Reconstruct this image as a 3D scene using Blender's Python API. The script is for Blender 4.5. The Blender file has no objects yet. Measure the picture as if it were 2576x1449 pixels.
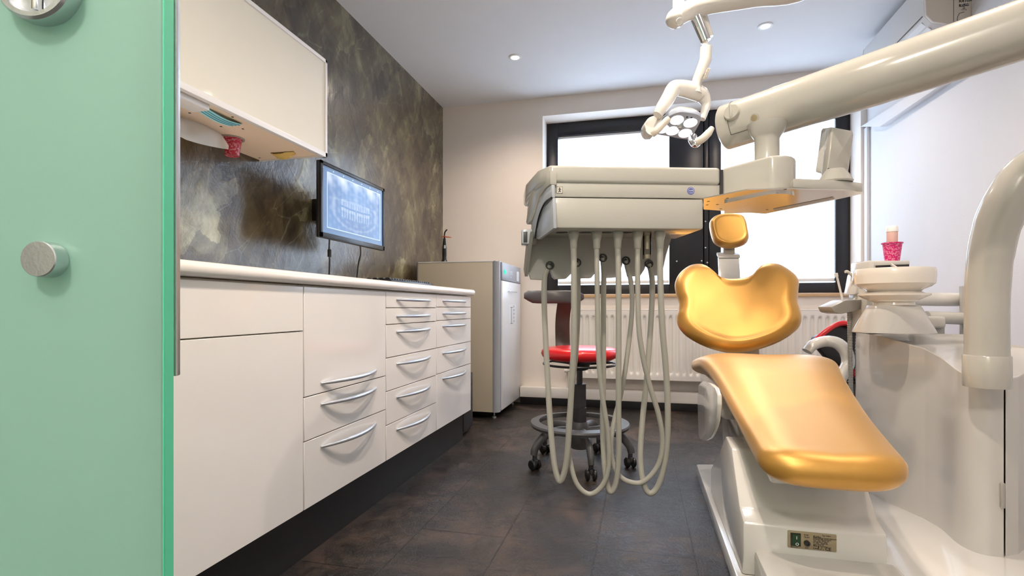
import bpy, bmesh, math, random
from mathutils import Vector, Matrix
random.seed(7)
SC = bpy.context.scene
COL = SC.collection
R_ = math.radians

# ------------------------------------------------------------------ camera
FPX, HZ, CAMZ, YAW = 1305.0, 773.0, 0.83, R_(13.9)
cs, sn = math.cos(YAW), math.sin(YAW)
cam = bpy.data.cameras.new('camera')
camo = bpy.data.objects.new('camera', cam); COL.objects.link(camo)
cam.sensor_fit = 'HORIZONTAL'; cam.sensor_width = 36.0
cam.lens = 36.0 * FPX / 2576.0
cam.shift_y = (HZ - 724.5) / 2576.0
cam.clip_start = 0.02
camo.location = (0, 0, CAMZ)
camo.rotation_euler = (R_(90), 0, YAW)
SC.camera = camo

# ------------------------------------------------------------------ view and light
SC.view_settings.view_transform = 'Standard'
SC.view_settings.look = 'None'
SC.view_settings.gamma = 1.0
SC.view_settings.use_curve_mapping = False
SC.view_settings.exposure = 0.0
wd = bpy.data.worlds.new('world'); SC.world = wd; wd.use_nodes = True
wd.node_tree.nodes['Background'].inputs[0].default_value = (0.70, 0.84, 1.0, 1)
wd.node_tree.nodes['Background'].inputs[1].default_value = 3.0

def area(name, loc, rot, sx, sy, power, color):
    l = bpy.data.lights.new(name, 'AREA'); l.shape = 'RECTANGLE'; l.size = sx; l.size_y = sy
    l.energy = power; l.color = color
    o = bpy.data.objects.new(name, l); COL.objects.link(o); o.location = loc; o.rotation_euler = rot
    return o
area('daylight_outside_window', (0.35, 4.98, 1.72), (R_(-90), 0, 0), 2.5, 1.8, 205, (0.68, 0.81, 1.0))
WARM = (1.0, 0.83, 0.68)
SPOT_W = 54
LAMP_AT = [(-0.88, 3.65), (0.78, 3.63), (0.0, 1.95), (0.95, 1.75), (-0.10, 0.55)]  # last three spots are unseen, added to brighten the drawer fronts and room
LAMP_P = [1.0, 1.0, 1.7, 1.0, 2.0]
CORR_W = 95

# ------------------------------------------------------------------ pixel helpers (photo frame 2576x1449)
def P(px, py, d):
    r = (px - 1288.0) * d / FPX
    return Vector((cs * r - sn * d, sn * r + cs * d, CAMZ + (HZ - py) * d / FPX))
def onY(px, py, Y): return P(px, py, Y / (cs + (px - 1288.0) / FPX * sn))
def onX(px, py, X): return P(px, py, X / (cs * (px - 1288.0) / FPX - sn))
def onZ(px, py, z): return P(px, py, (z - CAMZ) * FPX / (HZ - py))
CAMP = Vector((0, 0, CAMZ))
def onpl(px, py, p0, n):
    d = P(px, py, 1.0) - CAMP
    return CAMP + d * ((Vector(p0) - CAMP).dot(n) / d.dot(n))
FW = Vector((-sn, cs, 0)); RT = Vector((cs, sn, 0)); UP = Vector((0, 0, 1))

# ------------------------------------------------------------------ materials
def newmat(name):
    m = bpy.data.materials.new(name); m.use_nodes = True
    nt = m.node_tree; b = nt.nodes['Principled BSDF']
    return m, nt, b
def lk(nt, a, b): nt.links.new(a, b)
def mat(name, col, rough=0.5, metal=0.0, coat=0.0, bump=0.0, bscale=200.0, var=0.0, vscale=6.0, spec=0.5):
    m, nt, b = newmat(name)
    b.inputs['Base Color'].default_value = (*col, 1)
    b.inputs['Roughness'].default_value = rough
    b.inputs['Metallic'].default_value = metal
    b.inputs['Specular IOR Level'].default_value = spec
    b.inputs['Coat Weight'].default_value = coat
    b.inputs['Coat Roughness'].default_value = 0.06
    tc = nt.nodes.new('ShaderNodeTexCoord')
    if bump > 0:
        n = nt.nodes.new('ShaderNodeTexNoise'); n.inputs['Scale'].default_value = bscale
        n.inputs['Detail'].default_value = 4
        bp = nt.nodes.new('ShaderNodeBump'); bp.inputs['Strength'].default_value = bump; bp.inputs['Distance'].default_value = 0.002
        lk(nt, tc.outputs['Object'], n.inputs['Vector']); lk(nt, n.outputs['Fac'], bp.inputs['Height']); lk(nt, bp.outputs['Normal'], b.inputs['Normal'])
    n2 = nt.nodes.new('ShaderNodeTexNoise'); n2.inputs['Scale'].default_value = vscale
    lk(nt, tc.outputs['Object'], n2.inputs['Vector'])
    mr = nt.nodes.new('ShaderNodeMapRange'); mr.inputs['To Min'].default_value = 1 - max(var, 0.02); mr.inputs['To Max'].default_value = 1 + max(var, 0.02)
    lk(nt, n2.outputs['Fac'], mr.inputs['Value'])
    mx = nt.nodes.new('ShaderNodeVectorMath'); mx.operation = 'SCALE'; mx.inputs[0].default_value = col
    lk(nt, mr.outputs['Result'], mx.inputs['Scale']); lk(nt, mx.outputs['Vector'], b.inputs['Base Color'])
    return m
def emis(name, col, s):
    m, nt, b = newmat(name); b.inputs['Base Color'].default_value = (*col, 1)
    b.inputs['Emission Color'].default_value = (*col, 1); b.inputs['Emission Strength'].default_value = s
    return m
M = {}
M['wall'] = mat('wall_paint', (0.72, 0.725, 0.75), 0.75, bump=0.25, bscale=120, var=0.02)
M['wallb'] = mat('wall_paint_cream', (0.86, 0.79, 0.725), 0.75, bump=0.25, bscale=120, var=0.02)
M['ceil'] = mat('ceiling_paint', (0.78, 0.79, 0.81), 0.8, bump=0.15, bscale=90)
M['gloss'] = mat('white_high_gloss_lacquer', (0.85, 0.835, 0.825), 0.14, coat=0.35)
M['carc'] = mat('cabinet_edge_cream', (0.70, 0.64, 0.50), 0.4)
M['top'] = mat('worktop_white', (0.84, 0.81, 0.78), 0.22, coat=0.2)
M['toe'] = mat('black_plinth', (0.014, 0.014, 0.016), 0.30)
M['matt'] = mat('cream_glass_front', (0.80, 0.78, 0.69), 0.3, coat=0.2)
M['alu'] = mat('white_profile', (0.82, 0.82, 0.83), 0.35)
M['beige'] = mat('beige_board', (0.90, 0.74, 0.58), 0.5)
M['steel'] = mat('brushed_steel', (0.62, 0.64, 0.67), 0.28, metal=0.9, bump=0.1, bscale=300)
M['satin'] = mat('satin_handle_metal', (0.60, 0.64, 0.70), 0.3, metal=0.75)
M['chrome'] = mat('chrome', (0.85, 0.86, 0.88), 0.08, metal=1.0)
M['unit'] = mat('ivory_unit_plastic', (0.45, 0.44, 0.40), 0.17, coat=0.35)
M['unitb'] = mat('ivory_body_plastic', (0.58, 0.565, 0.54), 0.15, coat=0.4)
M['unitd'] = mat('grey_ivory_plastic', (0.36, 0.35, 0.325), 0.35)
M['unitw'] = mat('white_unit_shell', (0.66, 0.65, 0.62), 0.14, coat=0.35)
M['ceramic'] = mat('cuspidor_ceramic', (0.82, 0.77, 0.70), 0.1, coat=0.6)
M['hose'] = mat('hose_rubber', (0.36, 0.35, 0.31), 0.38)
M['gold'] = mat('gold_upholstery', (0.60, 0.31, 0.046), 0.42, metal=0.66, coat=0.9, bump=0.08, bscale=700, var=0.03, vscale=3)
for _k, _v in (('Sheen Weight', .35), ('Sheen Roughness', .4), ('Sheen Tint', (1, .82, .62, 1))): M['gold'].node_tree.nodes['Principled BSDF'].inputs[_k].default_value = _v
M['gold'].node_tree.nodes['Principled BSDF'].inputs['Coat Roughness'].default_value = 0.42
M['black'] = mat('black_plastic', (0.012, 0.012, 0.013), 0.3)
M['frame'] = mat('window_frame_black', (0.010, 0.011, 0.016), 0.35)
M['grey'] = mat('stool_grey_plastic', (0.085, 0.085, 0.09), 0.42)
M['dgrey'] = mat('dark_column', (0.035, 0.035, 0.04), 0.4)
M['brown'] = mat('stool_back_support_brown', (0.045, 0.022, 0.018), 0.4)
M['red'] = mat('red_vinyl', (0.70, 0.012, 0.018), 0.28, coat=0.2, bump=0.06, bscale=500)
M['rad'] = mat('radiator_enamel', (0.82, 0.79, 0.75), 0.3)
M['wood'] = mat('sill_wood', (0.55, 0.36, 0.20), 0.4, var=0.12, vscale=20)
M['fridge'] = mat('cabinet_beige_side', (0.62, 0.55, 0.44), 0.35)
M['fridgew'] = mat('cabinet_white_door', (0.76, 0.77, 0.79), 0.3)
M['fridgeg'] = mat('cabinet_grey_profile', (0.36, 0.38, 0.42), 0.35)
M['ac'] = mat('ac_white', (0.72, 0.72, 0.72), 0.4)
M['acb'] = mat('ac_cream', (0.66, 0.61, 0.54), 0.45)
M['magenta'] = None
M['paper'] = mat('white_paper', (0.80, 0.80, 0.80), 0.85, bump=0.2, bscale=40)
M['mask'] = mat('blue_mask_fleece', (0.38, 0.82, 0.95), 0.8)
M['maskd'] = mat('blue_mask_fold', (0.05, 0.30, 0.42), 0.8)
M['glove'] = mat('yellow_latex', (0.80, 0.58, 0.20), 0.5)
M['ink'] = mat('black_print', (0.02, 0.02, 0.02), 0.6)
M['inkw'] = mat('white_print', (0.75, 0.75, 0.75), 0.6)
M['blue'] = mat('blue_print', (0.06, 0.09, 0.38), 0.5)
M['plate'] = mat('rating_plate_champagne', (0.36, 0.30, 0.19), 0.35, metal=0.4)
M['green'] = mat('green_switch', (0.006, 0.045, 0.015), 0.25)
M['led'] = emis('green_indicator', (0.0, 0.8, 0.35), 0.8)
M['lamp'] = emis('lamp_glow', (1.0, 0.93, 0.78), 30)
M['lens'] = emis('operating_lens', (0.93, 0.97, 1.0), 1.6)
M['lampface'] = mat('lamp_face_grey_blue', (0.42, 0.48, 0.60), 0.3)
M['orange'] = mat('orange_shield', (0.75, 0.10, 0.02), 0.3)
M['pink'] = mat('pale_pink_plastic', (0.75, 0.50, 0.45), 0.35)
M['foil'] = mat('grey_sheet', (0.42, 0.45, 0.50), 0.2, var=0.25, vscale=12)
M['reflector'] = mat('polished_tray_steel', (0.72, 0.70, 0.66), 0.16, metal=0.9)
M['corr'] = mat('corridor_wall', (0.72, 0.76, 0.66), 0.8)

def m_floor():
    m, nt, b = newmat('slate_look_vinyl')
    tc = nt.nodes.new('ShaderNodeTexCoord')
    def noise(sc, det=8, dist=0.0, rough=0.6):
        n = nt.nodes.new('ShaderNodeTexNoise'); n.inputs['Scale'].default_value = sc; n.inputs['Detail'].default_value = det
        n.inputs['Distortion'].default_value = dist; n.inputs['Roughness'].default_value = rough
        lk(nt, tc.outputs['Object'], n.inputs['Vector']); return n
    n1 = noise(2.2, 8, 1.2); n2 = noise(14, 8, 0.8, 0.7); n3 = noise(42, 5, 2.2)
    rp = nt.nodes.new('ShaderNodeValToRGB'); e = rp.color_ramp.elements
    e[0].position = 0.39; e[0].color = (0.009, 0.0075, 0.0075, 1)
    e[1].position = 0.62; e[1].color = (0.085, 0.056, 0.043, 1)
    x = e.new(0.50); x.color = (0.024, 0.019, 0.017, 1)
    ad = nt.nodes.new('ShaderNodeMix'); ad.inputs[0].default_value = 0.32
    lk(nt, n1.outputs['Fac'], ad.inputs[2]); lk(nt, n2.outputs['Fac'], ad.inputs[3]); lk(nt, ad.outputs[0], rp.inputs['Fac'])
    br = nt.nodes.new('ShaderNodeTexBrick'); br.inputs['Scale'].default_value = 1.0
    br.inputs['Color1'].default_value = (1, 1, 1, 1); br.inputs['Color2'].default_value = (0.8, 0.8, 0.8, 1); br.inputs['Mortar'].default_value = (0.08, 0.08, 0.08, 1)
    br.inputs['Brick Width'].default_value = 0.65; br.inputs['Row Height'].default_value = 0.325; br.inputs['Mortar Size'].default_value = 0.0035; br.inputs['Mortar Smooth'].default_value = 0.3
    mp = nt.nodes.new('ShaderNodeMapping'); mp.inputs['Rotation'].default_value = (0, 0, R_(90)); mp.inputs['Location'].default_value = (0.623, 0.103, 0)
    lk(nt, tc.outputs['Object'], mp.inputs['Vector']); lk(nt, mp.outputs[0], br.inputs['Vector'])
    mu = nt.nodes.new('ShaderNodeMix'); mu.data_type = 'RGBA'; mu.blend_type = 'MULTIPLY'; mu.inputs[0].default_value = 0.8
    lk(nt, rp.outputs[0], mu.inputs[6]); lk(nt, br.outputs['Color'], mu.inputs[7]); lk(nt, mu.outputs[2], b.inputs['Base Color'])
    b.inputs['Roughness'].default_value = 0.34
    mr = nt.nodes.new('ShaderNodeMapRange'); mr.inputs['From Min'].default_value = 0.3; mr.inputs['From Max'].default_value = 0.7; mr.inputs['To Min'].default_value = 0.26; mr.inputs['To Max'].default_value = 0.50
    lk(nt, n2.outputs['Fac'], mr.inputs['Value']); lk(nt, mr.outputs[0], b.inputs['Roughness'])
    bp = nt.nodes.new('ShaderNodeBump'); bp.inputs['Strength'].default_value = 0.75; bp.inputs['Distance'].default_value = 0.004
    ad2 = nt.nodes.new('ShaderNodeMix'); ad2.inputs[0].default_value = 0.92
    lk(nt, n2.outputs['Fac'], ad2.inputs[2]); lk(nt, n3.outputs['Fac'], ad2.inputs[3]); lk(nt, ad2.outputs[0], bp.inputs['Height'])
    bp2 = nt.nodes.new('ShaderNodeBump'); bp2.inputs['Strength'].default_value = 0.6; bp2.inputs['Distance'].default_value = 0.001
    lk(nt, br.outputs['Color'], bp2.inputs['Height']); lk(nt, bp.outputs[0], bp2.inputs['Normal']); lk(nt, bp2.outputs[0], b.inputs['Normal'])
    return m
M['floor'] = m_floor()

def m_plaster():
    m, nt, b = newmat('dark_spatula_plaster')
    tc = nt.nodes.new('ShaderNodeTexCoord')
    wp = nt.nodes.new('ShaderNodeTexNoise'); wp.inputs['Scale'].default_value = 2.2; wp.inputs['Detail'].default_value = 3
    lk(nt, tc.outputs['Object'], wp.inputs['Vector'])
    wadd = nt.nodes.new('ShaderNodeVectorMath'); wadd.operation = 'MULTIPLY_ADD'; wadd.inputs[1].default_value = (0.12, 0.12, 0.12)
    lk(nt, wp.outputs['Color'], wadd.inputs[0]); lk(nt, tc.outputs['Object'], wadd.inputs[2])
    def stroke(rot, sc, seed, det=7, src=None):
        mp = nt.nodes.new('ShaderNodeMapping'); mp.vector_type = 'TEXTURE'; mp.inputs['Rotation'].default_value = (R_(rot), 0, 0); mp.inputs['Scale'].default_value = tuple(1 / q for q in sc)
        mp.inputs['Location'].default_value = (seed, seed * 1.7, seed * .6)
        lk(nt, (src or wadd).outputs[0], mp.inputs['Vector'])
        n = nt.nodes.new('ShaderNodeTexNoise'); n.inputs['Scale'].default_value = 1.0; n.inputs['Detail'].default_value = det
        n.inputs['Roughness'].default_value = 0.66; n.inputs['Distortion'].default_value = 0.9
        lk(nt, mp.outputs[0], n.inputs['Vector']); return n
    a = stroke(62, (3, 1.5, 5.6), 0.3); c = stroke(118, (3, 1.8, 5.2), 4.1); d = stroke(10, (2, 1.8, 2.3), 8.3)
    def mixv(f, x, y, fac=0.5):
        k = nt.nodes.new('ShaderNodeMix'); k.inputs[0].default_value = fac
        if f is not None: lk(nt, f, k.inputs[0])
        lk(nt, x, k.inputs[2]); lk(nt, y, k.inputs[3]); return k
    k1 = mixv(None, a.outputs['Fac'], c.outputs['Fac']); k2 = mixv(None, k1.outputs[0], d.outputs['Fac'], 0.30)
    v2 = nt.nodes.new('ShaderNodeTexVoronoi'); v2.inputs['Scale'].default_value = 1.0
    mpf = nt.nodes.new('ShaderNodeMapping'); mpf.vector_type = 'TEXTURE'; mpf.inputs['Rotation'].default_value = (R_(68), 0, 0); mpf.inputs['Scale'].default_value = (.25, .36, .12)
    wf = nt.nodes.new('ShaderNodeVectorMath'); wf.operation = 'MULTIPLY_ADD'; wf.inputs[1].default_value = (0.3, 0.3, 0.3)
    nf = nt.nodes.new('ShaderNodeTexNoise'); nf.inputs['Scale'].default_value = 9; nf.inputs['Detail'].default_value = 5
    lk(nt, tc.outputs['Object'], nf.inputs['Vector']); lk(nt, nf.outputs['Color'], wf.inputs[0]); lk(nt, wadd.outputs[0], wf.inputs[2])
    lk(nt, wf.outputs[0], mpf.inputs['Vector']); lk(nt, mpf.outputs[0], v2.inputs['Vector'])
    sx_ = nt.nodes.new('ShaderNodeSeparateColor'); lk(nt, v2.outputs['Color'], sx_.inputs[0])
    fa = nt.nodes.new('ShaderNodeMath'); fa.operation = 'MULTIPLY_ADD'; fa.inputs[1].default_value = 0.10
    lk(nt, sx_.outputs[0], fa.inputs[0]); lk(nt, k2.outputs[0], fa.inputs[2])
    fb = nt.nodes.new('ShaderNodeMath'); fb.operation = 'SUBTRACT'; fb.inputs[1].default_value = 0.048; lk(nt, fa.outputs[0], fb.inputs[0])
    k2 = fb
    rp = nt.nodes.new('ShaderNodeValToRGB'); e = rp.color_ramp.elements
    e[0].position = 0.38; e[0].color = (0.018, 0.012, 0.007, 1); e[1].position = 0.70; e[1].color = (0.50, 0.50, 0.32, 1)
    for p_, c_ in ((0.455, (0.050, 0.036, 0.018, 1)), (0.53, (0.105, 0.083, 0.040, 1)), (0.60, (0.21, 0.19, 0.100, 1))):
        x = e.new(p_); x.color = c_
    lk(nt, k2.outputs[0], rp.inputs['Fac'])
    # thin scratches of the spatula
    vo = nt.nodes.new('ShaderNodeTexVoronoi'); vo.feature = 'DISTANCE_TO_EDGE'; vo.inputs['Scale'].default_value = 1.0
    mpv = nt.nodes.new('ShaderNodeMapping'); mpv.vector_type = 'TEXTURE'; mpv.inputs['Rotation'].default_value = (R_(50), 0, 0); mpv.inputs['Scale'].default_value = (.33, .38, .125)
    lk(nt, wadd.outputs[0], mpv.inputs['Vector']); lk(nt, mpv.outputs[0], vo.inputs['Vector'])
    mrv = nt.nodes.new('ShaderNodeMapRange'); mrv.inputs['From Max'].default_value = 0.02; mrv.inputs['To Min'].default_value = 1; mrv.inputs['To Max'].default_value = 0
    lk(nt, vo.outputs['Distance'], mrv.inputs['Value'])
    gate = nt.nodes.new('ShaderNodeMapRange'); gate.inputs['From Min'].default_value = 0.50; gate.inputs['From Max'].default_value = 0.62
    lk(nt, a.outputs['Fac'], gate.inputs['Value'])
    mm = nt.nodes.new('ShaderNodeMath'); mm.operation = 'MULTIPLY'; lk(nt, mrv.outputs[0], mm.inputs[0]); lk(nt, gate.outputs[0], mm.inputs[1])
    mm2 = nt.nodes.new('ShaderNodeMath'); mm2.operation = 'MULTIPLY'; lk(nt, mm.outputs[0], mm2.inputs[0]); mm2.inputs[1].default_value = 0.35
    mc = nt.nodes.new('ShaderNodeMix'); mc.data_type = 'RGBA'; mc.inputs[7].default_value = (0.42, 0.43, 0.33, 1)
    lk(nt, mm2.outputs[0], mc.inputs[0]); lk(nt, rp.outputs[0], mc.inputs[6]); lk(nt, mc.outputs[2], b.inputs['Base Color'])
    mr = nt.nodes.new('ShaderNodeMapRange'); mr.inputs['To Min'].default_value = 0.50; mr.inputs['To Max'].default_value = 0.34
    mr.inputs['From Min'].default_value = 0.35; mr.inputs['From Max'].default_value = 0.7
    lk(nt, k2.outputs[0], mr.inputs['Value']); lk(nt, mr.outputs[0], b.inputs['Roughness'])
    bp = nt.nodes.new('ShaderNodeBump'); bp.inputs['Strength'].default_value = 0.5; bp.inputs['Distance'].default_value = 0.02
    lk(nt, k2.outputs[0], bp.inputs['Height']); lk(nt, bp.outputs[0], b.inputs['Normal'])
    b.inputs['Specular IOR Level'].default_value = 0.5
    b.inputs['Coat Weight'].default_value = 1.0; b.inputs['Coat Roughness'].default_value = 0.17; lk(nt, bp.outputs['Normal'], b.inputs['Coat Normal'])
    return m
M['plaster'] = m_plaster()

def m_blind():
    m, nt, b = newmat('pleated_blind_fabric')
    out = nt.nodes['Material Output']; nt.nodes.remove(b)
    t = nt.nodes.new('ShaderNodeBsdfTranslucent'); t.inputs[0].default_value = (0.95, 0.97, 1.0, 1)
    d = nt.nodes.new('ShaderNodeBsdfDiffuse'); d.inputs[0].default_value = (0.80, 0.80, 0.80, 1)
    mx = nt.nodes.new('ShaderNodeMixShader'); mx.inputs[0].default_value = 0.35
    lk(nt, t.outputs[0], mx.inputs[1]); lk(nt, d.outputs[0], mx.inputs[2]); lk(nt, mx.outputs[0], out.inputs[0])
    return m
M['blind'] = m_blind()

def m_clear(name, col, transp=0.9, rough=0.05):
    m, nt, b = newmat(name)
    out = nt.nodes['Material Output']; nt.nodes.remove(b)
    t = nt.nodes.new('ShaderNodeBsdfTransparent'); t.inputs[0].default_value = (*col, 1)
    g = nt.nodes.new('ShaderNodeBsdfGlossy'); g.inputs['Roughness'].default_value = rough
    fr = nt.nodes.new('ShaderNodeFresnel'); fr.inputs[0].default_value = 1.45
    mx = nt.nodes.new('ShaderNodeMixShader'); lk(nt, fr.outputs[0], mx.inputs[0])
    lk(nt, t.outputs[0], mx.inputs[1]); lk(nt, g.outputs[0], mx.inputs[2]); lk(nt, mx.outputs[0], out.inputs[0])
    return m
M['pane'] = m_clear('window_pane', (0.97, 0.98, 0.98))
M['tubeglass'] = m_clear('clear_tube', (0.78, 0.76, 0.70), rough=0.02)

def m_frost():
    m, nt, b = newmat('frosted_green_glass')
    out = nt.nodes['Material Output']; nt.nodes.remove(b)
    t = nt.nodes.new('ShaderNodeBsdfTranslucent'); t.inputs[0].default_value = (0.57, 0.80, 0.72, 1)
    d = nt.nodes.new('ShaderNodeBsdfDiffuse'); d.inputs[0].default_value = (0.40, 0.64, 0.56, 1)
    g = nt.nodes.new('ShaderNodeBsdfGlossy'); g.inputs['Roughness'].default_value = 0.28; g.inputs[0].default_value = (0.8, 0.95, 0.85, 1)
    mx = nt.nodes.new('ShaderNodeMixShader'); mx.inputs[0].default_value = 0.5
    lk(nt, t.outputs[0], mx.inputs[1]); lk(nt, d.outputs[0], mx.inputs[2])
    m2 = nt.nodes.new('ShaderNodeMixShader'); m2.inputs[0].default_value = 0.07
    lk(nt, mx.outputs[0], m2.inputs[1]); lk(nt, g.outputs[0], m2.inputs[2]); lk(nt, m2.outputs[0], out.inputs[0])
    return m
M['frost'] = m_frost()
M['frostedge'] = mat('green_glass_edge', (0.10, 0.62, 0.38), 0.5)

def m_cup(name='magenta_cup_plastic', c0=(0.62, 0.008, 0.16, 1), c1=(0.75, 0.25, 0.38, 1)):
    m, nt, b = newmat(name)
    tc = nt.nodes.new('ShaderNodeTexCoord')
    w = nt.nodes.new('ShaderNodeTexWave'); w.wave_type = 'RINGS'; w.inputs['Scale'].default_value = 18; w.inputs['Distortion'].default_value = 9; w.inputs['Detail'].default_value = 2; w.inputs['Detail Scale'].default_value = 6
    lk(nt, tc.outputs['Object'], w.inputs['Vector'])
    rp = nt.nodes.new('ShaderNodeValToRGB'); e = rp.color_ramp.elements
    e[0].position = 0.70; e[0].color = c0; e[1].position = 0.86; e[1].color = c1
    lk(nt, w.outputs['Fac'], rp.inputs['Fac']); lk(nt, rp.outputs[0], b.inputs['Base Color'])
    b.inputs['Roughness'].default_value = 0.3
    return m
M['magenta'] = m_cup()
M['redcup'] = m_cup('red_cup_plastic', (0.42, 0.006, 0.035, 1), (0.55, 0.22, 0.24, 1))

# ------------------------------------------------------------------ mesh builder
class MB:
    def __init__(s): s.bm = bmesh.new()
    def _add(s, verts, faces, bev=0.0, seg=2):
        vs = [s.bm.verts.new(v) for v in verts]
        fs = []
        for f in faces:
            try: fs.append(s.bm.faces.new([vs[i] for i in f]))
            except ValueError: pass
        bmesh.ops.recalc_face_normals(s.bm, faces=fs)
        if bev > 0:
            es = set(e for f in fs for e in f.edges)
            es = [e for e in es if len(e.link_faces) == 2 and e.calc_face_angle(0) > 0.35]
            bmesh.ops.bevel(s.bm, geom=es, offset=bev, offset_type='OFFSET', segments=seg, profile=0.5, affect='EDGES', clamp_overlap=True)
        return s
    def box(s, x0, x1, y0, y1, z0, z1, bev=0.0, seg=2):
        v = [(x, y, z) for z in (z0, z1) for y in (y0, y1) for x in (x0, x1)]
        return s._add([Vector(a) for a in v], [(0, 1, 3, 2), (4, 6, 7, 5), (0, 4, 5, 1), (2, 3, 7, 6), (0, 2, 6, 4), (1, 5, 7, 3)], bev, seg)
    def obox(s, o, ax, ay, az, bev=0.0, seg=2):
        o = Vector(o); v = [o + ax * i + ay * j + az * k for k in (0, 1) for j in (0, 1) for i in (0, 1)]
        return s._add(v, [(0, 1, 3, 2), (4, 6, 7, 5), (0, 4, 5, 1), (2, 3, 7, 6), (0, 2, 6, 4), (1, 5, 7, 3)], bev, seg)
    def prism(s, pts, off, bev=0.0, seg=2):
        n = len(pts); a = [Vector(p) for p in pts]; b = [Vector(p) + Vector(off) for p in pts]
        return s._add(a + b, [tuple(range(n)), tuple(range(2 * n - 1, n - 1, -1))] + [(i, (i + 1) % n, n + (i + 1) % n, n + i) for i in range(n)], bev, seg)
    def loft(s, rings, cap=True, bev=0.0, closed=True, loop=False):
        n = len(rings[0]); v = [Vector(p) for r in rings for p in r]; f = []
        K = len(rings)
        for k in range(K if loop else K - 1):
            k2 = (k + 1) % K
            for i in range(n if closed else n - 1):
                j = (i + 1) % n
                f.append((k * n + i, k * n + j, k2 * n + j, k2 * n + i))
        if cap and not loop:
            f.append(tuple(range(n))); f.append(tuple((K - 1) * n + i for i in range(n - 1, -1, -1)))
        return s._add(v, f, bev)
    def tube(s, pts, r, n=14, cap=True, loop=False, flat=1.0, upv=None):
        pts = [Vector(p) for p in pts]; K = len(pts)
        rs = r if isinstance(r, (list, tuple)) else [r] * K
        rings = []; prev = None
        for k in range(K):
            if loop: t = pts[(k + 1) % K] - pts[k - 1]
            else: t = pts[min(k + 1, K - 1)] - pts[max(k - 1, 0)]
            t.normalize()
            if prev is None:
                a = upv or (UP if abs(t.z) < 0.9 else Vector((1, 0, 0)))
                x = (a - t * a.dot(t)).normalized()
            else:
                x = (prev - t * prev.dot(t)).normalized()
            prev = x; y = t.cross(x)
            rings.append([pts[k] + (x * math.cos(q) * rs[k] + y * math.sin(q) * rs[k] * flat) for q in [2 * math.pi * i / n for i in range(n)]])
        return s.loft(rings, cap, loop=loop)
    def lathe(s, c, prof, n=40, ax=UP, sx=1.0, sy=1.0, cap=True, ref=None):
        c = Vector(c); ax = Vector(ax).normalized()
        a = Vector(ref) if ref is not None else (Vector((1, 0, 0)) if abs(ax.x) < 0.9 else UP)
        x = (a - ax * a.dot(ax)).normalized(); y = ax.cross(x)
        return s.loft([[c + ax * h + x * (math.cos(q) * r * sx) + y * (math.sin(q) * r * sy) for q in [2 * math.pi * i / n for i in range(n)]] for r, h in prof], cap)
    def grid(s, rows):
        n = len(rows[0]); v = [Vector(p) for r in rows for p in r]
        return s._add(v, [(k * n + i, k * n + i + 1, (k + 1) * n + i + 1, (k + 1) * n + i) for k in range(len(rows) - 1) for i in range(n - 1)])
    def build(s, name, m, parent=None, sharp=38, mat2=None):
        me = bpy.data.meshes.new(name)
        bm = s.bm
        for f in bm.faces: f.smooth = True
        for e in bm.edges:
            if len(e.link_faces) == 2: e.smooth = e.calc_face_angle(0) < R_(sharp)
        if parent is not None: o0 = Vector(WP[parent.name])
        else:
            lo = Vector([min(v.co[i] for v in bm.verts) for i in range(3)]); hi = Vector([max(v.co[i] for v in bm.verts) for i in range(3)])
            o0 = Vector(((lo.x + hi.x) / 2, (lo.y + hi.y) / 2, lo.z))
        for v in bm.verts: v.co -= o0
        bm.to_mesh(me); bm.free()
        me.materials.append(M[m] if isinstance(m, str) else m)
        ob = bpy.data.objects.new(name, me); COL.objects.link(ob)
        WP[ob.name] = tuple(o0)
        if parent is not None: ob.parent = parent
        else: ob.location = o0
        return ob
WP = {}
def tag(o, label=None, cat=None, group=None, kind=None):
    if label: o['label'] = label
    if cat: o['category'] = cat
    if group: o['group'] = group
    if kind: o['kind'] = kind
    return o
def thing(name, loc, label, cat, group=None):
    o = bpy.data.objects.new(name, None); COL.objects.link(o); o.location = loc; o.empty_display_size = 0.05
    WP[o.name] = tuple(loc)
    return tag(o, label, cat, group)
def struct_root(name, loc):
    o = bpy.data.objects.new(name, None); COL.objects.link(o); o.location = loc
    WP[o.name] = tuple(loc); o['kind'] = 'structure'; return o
def cr(pts, n=8, closed=False):
    pts = [Vector(p) for p in pts]; out = []; K = len(pts)
    for k in range(K if closed else K - 1):
        p0 = pts[k - 1] if (closed or k > 0) else pts[0] * 2 - pts[1]
        p1 = pts[k]; p2 = pts[(k + 1) % K]
        p3 = pts[(k + 2) % K] if (closed or k + 2 < K) else p2 * 2 - p1
        for i in range(n):
            t = i / n
            out.append(0.5 * ((2 * p1) + (p2 - p0) * t + (2 * p0 - 5 * p1 + 4 * p2 - p3) * t * t + (3 * p1 - p0 - 3 * p2 + p3) * t ** 3))
    if not closed: out.append(pts[-1])
    return out
def lerps(xs, ys, x):
    if x <= xs[0]: return ys[0]
    for i in range(len(xs) - 1):
        if x <= xs[i + 1]:
            h = xs[i + 1] - xs[i]; t = (x - xs[i]) / h
            sl = lambda k: (ys[k + 1] - ys[k]) / (xs[k + 1] - xs[k])
            m0 = sl(i) if i == 0 else (sl(i - 1) + sl(i)) / 2
            m1 = sl(i) if i + 2 >= len(xs) else (sl(i) + sl(i + 1)) / 2
            return (2*t**3 - 3*t*t + 1) * ys[i] + (t**3 - 2*t*t + t) * h * m0 + (3*t*t - 2*t**3) * ys[i + 1] + (t**3 - t*t) * h * m1
    return ys[-1]
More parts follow.
